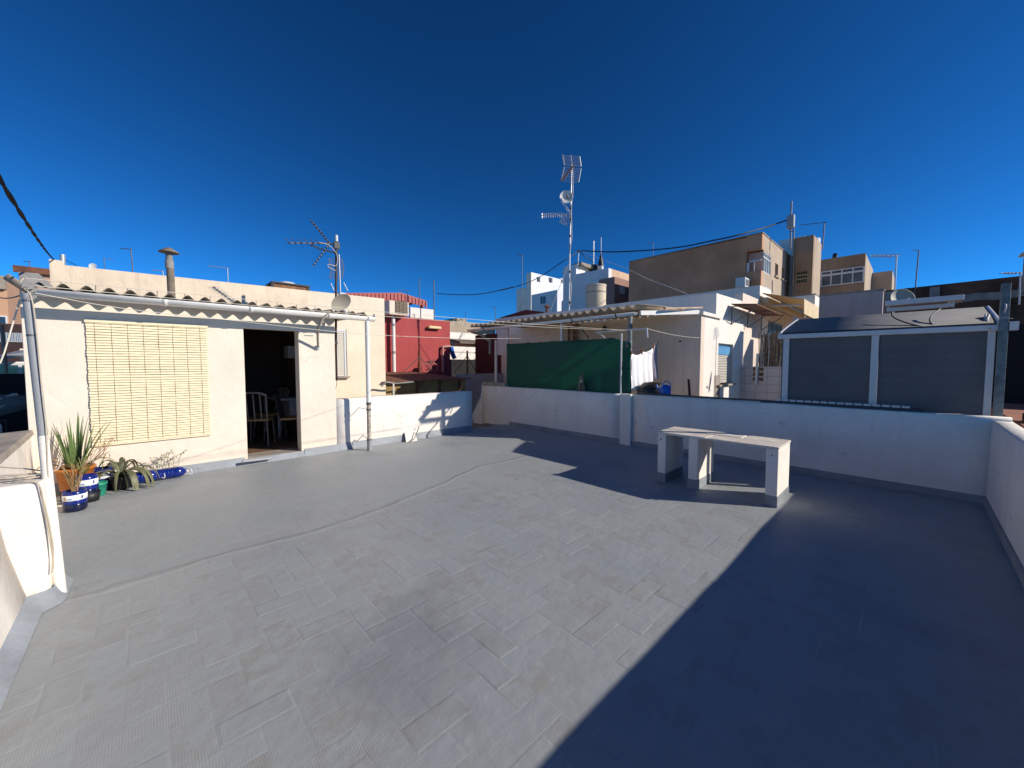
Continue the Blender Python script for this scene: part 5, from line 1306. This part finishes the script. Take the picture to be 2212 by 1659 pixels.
b=MB();b.tube(pol([k(1190,8,W2X-.2),k(1100,70,23.),k(900,200,22.),k(600,400,22.),k(330,520,20.),k(0,608,20.),qx('z4',1276,190,19.),qx('z4',1000,250,18.5),qx('z4',800,260,18.),qx('z4',600,250,17.)],6),.03,5).tube(pol([k(1190,8,W2X-.2),k(1280,100,24),k(1400,180,W2X+1)]),.03,5)
tag(b.build('overhead_cable',blk),'black cable dipping from the utility pole down to the left','cable')
tag(MB().tube([k(1925,290,18.),k(2212,430,14.),qx('z6',740,940,10.)],.012,5).build('guy_wire',rope),'pale guy wire crossing the brown block corner','wire','pale guy wires')
tag(MB().tube([k(1030,200,MX),k(750,920,10.)],.008,5).build('guy_wire',rope),'pale guy wire slanting left from the tall mast','wire','pale guy wires')
tag(MB().tube([k(1250,30,20.),k(1500,130,20.),k(1925,285,18.)],.01,5).build('guy_wire',rope),'pale guy wire above the cistern','wire','pale guy wires')

# ------------------------------------------------------------ red building & surroundings
RY=12.
rt0=qy('z4',150,435,RY);rt1=qy('z4',712,480,RY)
RB=thing('red_house','dark red rendered house wall with vertical white pipe','house',(7,RY,-3.2))
MB().box(rt0.x-3.5,rt1.x,RY,RY+.3,-3.2,rt0.z).build('front_wall',redm,RB)
MB().box(rt0.x-3.5,rt1.x,RY+.3,RY+5,-3.2,rt0.z-.05).build('rear_volume',redm,RB)
p=qy('z4',220,440,RY-.15);p2=qy('z4',235,945,RY-.15)
b=MB();b.tube([(p.x,RY-.15,p2.z),(p.x,RY-.15,p.z)],.06,10);b.build('drain_pipe',gutterw,RB)
b=Split();
for y_ in(455,520,760): c=qy('z4',220,y_,RY-.15);b.tube([(p.x,RY-.15,c.z-.04),(p.x,RY-.15,c.z+.04)],.068,10)
b.build('pipe_collar',pvcg,RB)
c0=qy('z4',512,530,RY);c1=qy('z4',620,562,RY)
tag(MB().box(c0.x,c1.x,RY-.16,RY-.001,c1.z,c0.z).build('lamp_box',mat('cream_plastic',(.72,.56,.30),.5,.05),None,.03),'long cream lamp box high on the red wall','lamp')
b=MB();b.tube(pol([qy('z4',715,705,RY-.1),qy('z4',660,712,RY-.1),qy('z4',650,730,RY-.1),qy('z4',652,930,RY-.1)]),.045,8)
tag(b.build('wall_pipe',mat('pink_pipe',(.5,.25,.22),.6,.1)),'thin pinkish pipe bent down the red wall right side','pipe')
# AC unit
t=thing('air_conditioner','cream air conditioner standing on the red house roof','air conditioner',(5.4,11.5,3.1))
a_=qy('z4',185,305,11.6);c_=qy('z4',358,445,11.6)
MB().box(a_.x,c_.x,11.6,12.1,c_.z,a_.z).build('casing',mat('cream_metal',(.66,.58,.46),.5,.06),t,.02)
a2=qy('z4',240,312,11.59);c2=qy('z4',345,428,11.59)
g_=MB()
g_.box(a2.x,c2.x,11.585,11.598,c2.z,a2.z);g_=g_.build('grille',mat('grille_brown',(.10,.075,.05),.6,.2),t)
b=MB()
for k_ in range(9): z=c2.z+(a2.z-c2.z)*(k_+.5)/9;b.box(a2.x,c2.x,11.57,11.584,z-.012,z+.012)
for k_ in(.33,.66): x=a2.x+(c2.x-a2.x)*k_;b.box(x-.01,x+.01,11.56,11.569,c2.z,a2.z)
b.build('louvre',mat('grille_bronze',(.20,.15,.10),.6,.1),g_)
# red metal canopy behind
t=thing('metal_shelter','red metal canopy shelter on the roof behind the red house','shelter',(7,15,3))
SY=15.
pk=qy('z4',290,250,SY);pl=qy('z4',40,265,SY);pr=qy('z4',505,318,SY)
b=MB();b.slab([(pl.x-2,SY,pl.z-.2),(pk.x,SY,pk.z),(pr.x,SY,pr.z),(pr.x,SY,pr.z-.2),(pk.x,SY,pk.z-.3),(pl.x-2,SY,pl.z-.45)],(0,.05,0));
o_=b.build('fascia',redsheet,t)
b=MB();b.slab([(pl.x-2,SY,pl.z-.2),(pk.x,SY,pk.z),(pk.x,SY+3,pk.z),(pl.x-2,SY+3,pl.z-.2)],(0,0,.04));b.slab([(pk.x,SY,pk.z),(pr.x,SY,pr.z),(pr.x,SY+3,pr.z),(pk.x,SY+3,pk.z)],(0,0,.04));b.build('roof_sheet',redsheet,t)
b=MB()
for k_ in range(22):
    u=k_/21;x=pl.x-1+(pr.x-pl.x+1)*u
    if x<pk.x: z=pl.z-.2+(pk.z-pl.z+.2)*(x-pl.x+2)/(pk.x-pl.x+2)
    else: z=pk.z+(pr.z-pk.z)*(x-pk.x)/(pr.x-pk.x)
    b.box(x-.03,x+.03,SY-.03,SY-.005,z-.3,z)
b.build('rib',redsheet,t)
for x in(pr.x-.15,pk.x-2.0): MB().box(x-.06,x+.06,SY+.1,SY+.2,rt0.z-.3,pr.z-.1).build('post',maroon,t)
a_=qy('z4',370,420,14.5);c_=qy('z4',575,390,14.5)
tag(MB().box(a_.x,c_.x,14.5,14.6,rt0.z-.2,c_.z).build('roof_screen',whiteh),'low pale screen on the red house roof','screen')
small_ant('bare thin rod left of the wire hub pole',qy('z4',453,400,15),qy('z4',446,120,15),.1,0,2.,.03)
small_ant('dark pole with wire hub above the red house',qy('z4',575,455,14),qy('z4',572,130,14),.1,0,2.,.035)
small_ant('faint tilted antenna over the red shelter',qy('z4',350,265,16),qy('z4',345,225,16),1.,3,2.9,.02)
small_ant('small antenna in the gap left of the porch',qy('z4',1108,460,14.),qy('z4',1105,365,14.),.55,4,2.6,.015)
small_ant('tiny rod antenna on the far grey roof',qy('z4',847,470,24.),qy('z4',847,412,24.),.2,0,2.6,.03)
# rusty low roof in front of red wall
t=thing('rusty_lean_to','rusty flat sheet roof over yellow boards beyond the parapet','lean-to',(6,9.2,1))
LY=8.6
r0_=qy('z4',155,1000,LY);r1_=qy('z4',865,1000,LY);rb0=qy('z4',155,950,RY-.4)
zt=r0_.z
b=MB();vs=[];n=16
for i in range(n+1):
    x=r0_.x-.1+(r1_.x-r0_.x+.15)*i/n
    for j,(y,z) in enumerate(((LY-.1,zt-.03),(LY+1.2,zt+.05),(RY-.3,zt+.12))): vs.append((x,y,z+.02*noise.noise(Vector((x*3,y,0)))))
b.add(vs,[(i*3+j,i*3+j+3,i*3+j+4,i*3+j+1) for i in range(n) for j in range(2)]);o=b.build('sheet',rust,t);o.modifiers.new('s','SOLIDIFY').thickness=.02
MB().box(r0_.x,r1_.x,LY+.1,LY+.14,.1,zt-.05).build('board',yell,t)
b=Split()
for x_ in(430,620,795): p=qy('z4',x_,1050,LY+.08);b.box(p.x-.03,p.x+.03,LY+.05,LY+.09,.1,zt-.05)
b.build('post',rust,t)
tag(MB().box(r1_.x+.02,r1_.x+3.5,9.2,9.35,-3.2,qy('z4',960,945,9.2).z).build('grey_wall',mat('grey_shade_wall',(.42,.36,.36),.9,.1)),'low grey wall right of the rusty lean-to','wall')
p0=qy('z4',160,1020,LY-.2)
tag(MB().tube(pol([qy('z4',120,1055,LY-.3),qy('z4',160,1020,LY-.3),qy('z4',250,1028,LY-.3),qy('z4',395,1015,LY-.3)]),.02,6).build('bent_sheet',flash),'curled grey sheet strip hanging off the rusty roof edge','sheet')
p=qy('z4',222,1050,LY-.5)
tag(MB().tube([(p.x,LY-.5,.7),(p.x,LY-.5,qy('z4',222,1030,LY-.5).z)],.02,8).build('short_pole',gutterw),'short white pole just above the sunlit parapet','pole')
# junk on the roof: washing poles + red objects
def pole2(lab,zx,zy0,zy1,Y):
    p=qy('z4',zx,zy1,Y);s=qy('z4',zx,zy0,Y)
    t=thing('washing_pole',lab,'pole',(p.x,Y,p.z),'rusty washing poles');MB().tube([(p.x,Y,p.z-.1),(p.x,Y,s.z)],.03,6).build('post',rust,t)
    b=MB();b.tube([(p.x,Y,s.z-.15),(p.x-.5,Y+.1,p.z)],.012,5).tube([(p.x,Y,s.z-.15),(p.x+.5,Y+.1,p.z)],.012,5);b.build('brace',wire,t)
pole2('rusty washing pole in front of the red wall',450,755,930,10.8)
pole2('washing pole in front of the dark gap',864,745,960,9.6)
t=thing('bicycle','small red child bicycle on the rusty roof by the red wall','bicycle',(qy('z4',550,930,11.2).x,11.2,zt+.1))
bz=zt+.10
def T3(x,y): return qy('z4',x,y,11.2)
for x_ in(500,575): 
    c=T3(x_,905);b=MB();c.z=bz+.15;n=20;b.tube([c+Vector((math.cos(a)*.14,0,math.sin(a)*.14)) for a in [2*math.pi*i/n for i in range(n+1)]],.025,6,caps=False);b.build('wheel',mat('pale_red_rubber',(.40,.10,.10),.7,.1),t)
a=T3(500,905);c=T3(575,905);a.z=c.z=bz+.15;m_=(a+c)/2
b=MB();b.tube([a,m_+Vector((-.07,0,.16)),m_+Vector((.16,0,.18)),c],.013,6).tube([a,m_+Vector((0,0,-.02)),m_+Vector((-.07,0,.16))],.013,6).tube([m_+Vector((0,0,-.02)),m_+Vector((.16,0,.18))],.013,6).tube([c,m_+Vector((.14,0,.30))],.012,6);b.build('frame',redsheet,t)
MB().tube([m_+Vector((.05,-.1,.30)),m_+Vector((.2,.1,.30))],.01,6).build('handlebar',alum,t)
MB().box(m_.x-.14,m_.x,11.16,11.24,m_.z+.18,m_.z+.21).build('saddle',blk,t)
a=qy('z4',530,835,11.5);c=qy('z4',575,860,11.5)
t=thing('floodlight','small dark floodlight in front of the red wall','lamp',(a.x,11.5,a.z))
MB().box(a.x,c.x,11.45,11.6,c.z,a.z).build('lamp_head',blk,t);MB().tube([((a.x+c.x)/2,11.52,zt+.1),((a.x+c.x)/2,11.52,c.z)],.02,6).build('stand',wire,t)

# distant centre gap buildings
a_=qy('z4',715,500,24.);
t=thing('distant_house','distant grey house top seen between red house and porch','house',(13,24,0))
x0=qy('z4',700,500,24.).x;x1=qy('z4',940,500,24.).x+2
MB().box(x0,x1,24,28,-3.2,qy('z4',830,498,24.).z).build('wall',mat('grey_beige_far',(.42,.34,.26),.9,.15,.6,streak=.4),t)
MB().box(qy('z4',785,470,24.).x,qy('z4',870,470,24.).x,24.2,25.5,qy('z4',830,500,24.).z,qy('z4',830,465,24.).z).build('roof_box',mat('grey_beige_far',(.42,.34,.26)),t)
MB().box(qy('z4',750,475,24.).x,qy('z4',784,475,24.).x,24.2,25.5,qy('z4',830,498,24.).z,qy('z4',830,473,24.).z).build('roof_shed',blk,t)
t=thing('distant_house','distant white house front with balustrade and salmon upper band','house',(10,20,0))
Yd=20.
x0=qy('z4',700,600,Yd).x;x1=qy('z4',925,600,Yd).x+3
MB().box(x0,x1,Yd,Yd+3,-3.2,qy('z4',800,588,Yd).z).build('wall',white,t)
MB().box(x0,x1,Yd-.6,Yd-.02,qy('z4',800,712,Yd).z,qy('z4',800,672,Yd).z).build('salmon_band',mat('salmon',(.62,.30,.18),.9,.1),t)
b=MB();b.slab([(x0,Yd-1.2,qy('z4',800,668,Yd-1).z),(x1,Yd-1.2,qy('z4',800,668,Yd-1).z),(x1,Yd,qy('z4',800,645,Yd).z),(x0,Yd,qy('z4',800,645,Yd).z)],(0,0,-.1));b.build('tiled_eave',roofgrey,t)
b=MB();zb0=qy('z4',800,820,18.).z;zb1=qy('z4',800,755,18.).z
xx0=qy('z4',700,780,18.).x;xx1=qy('z4',930,780,18.).x
b.box(xx0,xx1+1,18,18.1,zb1,zb1+.3);b.box(xx0,xx1+1,18,18.1,zb0-1.5,zb0+.35)
n=26
for k_ in range(n):
    x=xx0+(xx1-xx0)*k_/n;b.box(x,x+(xx1-xx0)/n*.55,18.02,18.08,zb0+.35,zb1)
b.build('balustrade',white,t)
MB().box(xx0,xx1+1,18.3,19.3,-3,zb1+.2).build('balcony_back',mat('grey_metal_roof',(.22,.21,.22),.7,.1),t)
tag(MB().box(xx0-.5,qx('z5',385,700,9.).x+8,17,17.2,-3.2,qy('z4',900,822,17.).z).build('dark_wall',blacksheet),'wall coloured black for the deep shade under the distant balustrade','wall')  # near-black sheet, its colour stands in for deep shade
a_=qy('z4',720,720,14.);
tag(MB().tube(pol([qy('z4',722,715,14.),qy('z4',735,770,14.),qy('z4',752,810,14.)]),.10,8).build('blue_tarp',bluecan),'rolled blue tarp at the red wall corner','tarp')
tag(MB().box(9.0,9.1,7.2,9.4,-.5,1.75).build('dark_shed',blacksheet),'black shed side behind the left end of the net','shed')
t=thing('pole_wires','wire hub','wire hub',(0,0,0)) if 0 else None

# ------------------------------------------------------------ left distance
t=thing('peach_tower','salmon apartment tower at the far left edge','building',(-4,30,-3.2))
a_=PY(*q('a7',0,165),30.);c_=PY(*q('a7',92,610),30.);e_=PY(*q('a7',55,165),30.)
MB().box(e_.x-8,e_.x,30,34,-3.2,e_.z).build('wall',mat('salmon_render',(.55,.32,.20),.9,.08,.5),t)
MB().box(e_.x-8,e_.x,29.8,30,e_.z-.6,e_.z+.02).build('roof_band',fibro,t)
w=PY(*q('a7',5,515),30.);window_y(t,29.98,w.x-1.2,w.x+.2,w.z-3,w.z,glass,aluf,1)
t=thing('dark_house','shaded house with row of dark windows left of the downpipe','house',(-3,22,-3.2))
Yq=22.
zt=PY(*q('a7',100,590),Yq).z;xL=PY(*q('a7',-40,600),Yq).x;xR=PY(*q('a7',240,600),Yq).x
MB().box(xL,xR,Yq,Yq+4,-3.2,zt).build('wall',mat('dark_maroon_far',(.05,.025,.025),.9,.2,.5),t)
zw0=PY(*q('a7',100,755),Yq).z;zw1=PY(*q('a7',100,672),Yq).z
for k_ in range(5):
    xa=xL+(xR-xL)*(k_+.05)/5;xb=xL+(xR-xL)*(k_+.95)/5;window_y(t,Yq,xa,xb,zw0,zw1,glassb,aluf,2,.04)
t=thing('low_white_house','low white house with grey roof left of the downpipe','house',(-3,16,-3.2))
Yw=16.;xL=PY(*q('a7',-60,900),Yw).x;xR=PY(*q('a7',250,900),Yw).x
z0_=PY(*q('a7',100,935),Yw).z;MB().box(xL,xR,Yw,Yw+3,-3.2,z0_).build('wall',whiteh,t)
b=MB();b.slab([(xL,Yw-.5,z0_),(xR,Yw-.5,z0_+.15),(xR,Yw+3,PY(*q('a7',100,850),Yw+3).z),(xL,Yw+3,PY(*q('a7',100,850),Yw+3).z)],(0,0,.08));b.build('roof',pvcg,t)
MB().box(xL,xR,Yw+2.9,Yw+3.2,0,PY(*q('a7',100,815),Yw+3).z).build('parapet',cream,t)
w=PY(*q('a7',187,1015),Yw);window_y(t,Yw,w.x-.4,w.x+.4,w.z-.4,w.z+.2,glass,aluf,1)
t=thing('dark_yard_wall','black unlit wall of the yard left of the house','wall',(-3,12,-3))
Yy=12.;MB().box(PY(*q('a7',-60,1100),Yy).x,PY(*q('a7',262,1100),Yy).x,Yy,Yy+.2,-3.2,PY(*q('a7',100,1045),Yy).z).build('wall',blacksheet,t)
t=thing('shed_roof','low brown grey shed roof down in the left yard','roof',(-2,9,-.5))
b=MB();z8_=.35
b.slab([PY(*q('a7',-60,1230),10.5),PY(*q('a7',255,1240),10.5),PY(*q('a7',255,1310),9.),PY(*q('a7',-60,1390),9.)],(0,0,-.08));b.build('sheet',roofgrey,t)
b=MB();b.tube([PY(*q('a7',-20,1300),9.8),PY(*q('a7',140,1238),10.4)],.04,6).tube([PY(*q('a7',0,1350),9.2),PY(*q('a7',250,1300),9.6)],.02,6);b.build('ridge_batten',rope,t)
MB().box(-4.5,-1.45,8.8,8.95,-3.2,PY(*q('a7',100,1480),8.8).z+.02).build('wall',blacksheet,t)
# parked car in the street below left
c=PY(*q('a7',60,1510),7.6)
t=thing('low_roof','white painted ledge and dark strip in the left yard','roof',(-2,7.6,.4))
MB().box(-4,-1.32,7.2,7.9,c.z-.35,c.z).build('slab',aluf,t,.03);MB().box(-4,-1.33,7.1,7.19,c.z-1.2,c.z-.1).build('dark_strip',blk,t)
MB().box(-4,-1.33,5.8,7.0,-3.2,PY(*q('a7',40,1620),6.5).z).build('lower_wall',whiteh,t)
# lean cable poles at left
tag(MB().tube([PY(*q('a7',180,370),6.9),PY(*q('a7',40,850),6.9),PY(*q('a7',0,950),6.9)],.008,6).build('guy_wire',rope),'pale guy wire slanting down left from the roof corner','wire','pale guy wires')
tag(MB().tube([PY(*q('a7',15,600),12),PY(*q('a7',45,920),12),PY(*q('a7',55,1040),12)],.03,6).build('leaning_pole',fibro),'leaning thin pole against the dark yard wall','pole')
tag(MB().tube(sag(PY(*q('a7',0,352),9),PY(*q('a7',180,332),7.3),.02,8),.008,5).build('overhead_cable',blk),'thin black cable meeting the left roof corner','cable')
# box behind gutter left
t=thing('peach_hut','peach box shaped hut behind the left roof corner','hut',(-1.6,11,0))
a_=PY(*q('z1',165,348),11.);c_=PY(*q('z1',450,360),11.)
MB().box(a_.x,c_.x+1.2,11,13,-3.2,a_.z).build('wall',mat('peach_hut',(.48,.30,.21),.9,.1,.8),t)
MB().box(a_.x-.05,c_.x+1.2,10.93,11,a_.z-.08,a_.z+.03).build('roof_edge',rust,t)
small_ant('faint antenna above the peach hut',PY(*q('z1',270,345),12.),PY(*q('z1',268,290),12.),.35,2,2.2,.012)
small_ant('twin topped distant antenna left of the chimney',PY(*q('z1',950,350),14.),PY(*q('z1',945,262),14.),.4,2,.2,.014)
small_ant('white headed antenna on a dark pole left of the chimney',PY(*q('z1',1215,385),13.),PY(*q('z1',1190,180),13.),.5,3,2.8,.022)
small_ant('low pale antenna just touching the chimney',PY(*q('z1',1500,410),13.),PY(*q('z1',1480,378),13.),.5,3,2.8,.018,alum)
small_ant('small grey antenna above the wall right of the chimney',PY(*q('z3',268,290),13.),PY(*q('z3',262,195),13.),1.0,5,2.9,.018,alum)
c=PY(*q('z1',845,335),14.);dish('satellite_dish','tiny white round dish above the peach parapet',c,(-.3,-1,.2),.07,arm=False)
b=MB();p=PY(*q('z1',570,300),8.95);t=thing('short_post','short steel post at the left end of the peach parapet','post',p)
MB().tube([p-Vector((0,0,.2)),PY(*q('z1',568,228),8.95)],.03,8).build('post',alum,t)
tag(MB().tube(sag(PY(*q('z1',580,265),8.95),PY(*q('z1',700,325),9.2),.01,6),.005,4).build('thin_wire',blk),'thin dark wire from the short post to the parapet','wire')
# thick twisted overhead cable
e0=PY(*q('z1',490,272),8.7);e1=PY(0,345,2.35);d=(e1-e0);e2=e0+d*1.6
b=MB()
for ph in(0,math.pi):
    pts=[]
    n=150
    dn=d.normalized();s1=dn.orthogonal().normalized();s2=dn.cross(s1)
    for i in range(n+1):
        u=i/n;c=e0+(e2-e0)*u+Vector((0,0,-.25*4*u*(1-u)*.35));a=ph+i*.42;pts.append(c+(s1*math.cos(a)+s2*math.sin(a))*.0042)
    b.tube(pts,.0052,7)
tag(b.build('overhead_cable',mat('navy_black_cable',(.003,.004,.012),.8,.1,spec=.1)),'thick twisted dark cable in the upper left sky','cable')
# distant greenery at left
t=thing('distant_tree','small patch of treetops behind the left downpipe','tree',(-3,26,-3.2))
MB().tube([(-2.9,26,-3.2),(-2.9,26,3.2)],.2,8).build('trunk',wood,t)
b=MB();r0=random.Random(8);cz=PY(*q('a7',150,590),26.)
for k_ in range(900):
    a=r0.uniform(0,6.28);rr=r0.random()**.5;c=Vector((cz.x+math.cos(a)*rr*1.6,26+math.sin(a)*rr,cz.z-.9+r0.uniform(-.5,1.0)*(1-rr*.5)))
    u_=Vector((r0.uniform(-1,1),r0.uniform(-1,1),r0.uniform(-1,1))).normalized();w_=u_.orthogonal().normalized()
    b.add([c,c+u_*.12+w_*.04,c+u_*.2,c+u_*.12-w_*.04],[(0,1,2,3)])
b.build('crown',greenleaf,t)

# ------------------------------------------------------------ camera, light, world
cam=bpy.data.cameras.new('camera');co=bpy.data.objects.new('camera',cam);COL.objects.link(co)
cam.sensor_width=36;cam.lens=36*f_/2212.;cam.clip_end=2000;cam.clip_start=.02
co.location=(0,0,EYE)
co.matrix_world=Matrix((( Rt.x,Up.x,-F.x,0),(Rt.y,Up.y,-F.y,0),(Rt.z,Up.z,-F.z,EYE),(0,0,0,1)))
sc.camera=co
SUNEL=math.atan(.490);sv=Vector((.565,-.825,0)).normalized();sv=Vector((sv.x*math.cos(SUNEL),sv.y*math.cos(SUNEL),math.sin(SUNEL)))
sl=bpy.data.lights.new('sun','SUN');sl.energy=4.6;sl.angle=R_(.5);sl.color=(1,.915,.795);so=bpy.data.objects.new('sun',sl);COL.objects.link(so)
so.rotation_euler=sv.to_track_quat('Z','Y').to_euler();so.location=(5,-8,12)
w=bpy.data.worlds.new('World');sc.world=w;w.use_nodes=True;nt=w.node_tree
sky=nt.nodes.new('ShaderNodeTexSky');sky.sky_type='NISHITA';sky.sun_disc=False;sky.sun_elevation=SUNEL;sky.sun_rotation=math.atan2(sv.x,sv.y)
sky.air_density=1.0;sky.dust_density=.0;sky.ozone_density=5.;sky.altitude=4000
bg=nt.nodes['Background'];bg.inputs[1].default_value=.080
hs=nt.nodes.new('ShaderNodeHueSaturation');hs.inputs['Saturation'].default_value=1.0;hs.inputs['Value'].default_value=1.
mt_=nt.nodes.new('ShaderNodeMix');mt_.data_type='RGBA';mt_.blend_type='MULTIPLY';mt_.inputs[0].default_value=1.;mt_.inputs[7].default_value=(.165,.66,.79,1)
gm=nt.nodes.new('ShaderNodeGamma');gm.inputs[1].default_value=1.36
L(nt,sky.outputs[0],gm.inputs[0]);L(nt,gm.outputs[0],hs.inputs['Color']);L(nt,hs.outputs[0],mt_.inputs[6]);L(nt,mt_.outputs[2],bg.inputs[0])
sc.view_settings.view_transform='Standard';sc.view_settings.look='None';sc.view_settings.exposure=.21;sc.view_settings.gamma=1
sc.render.engine='CYCLES'
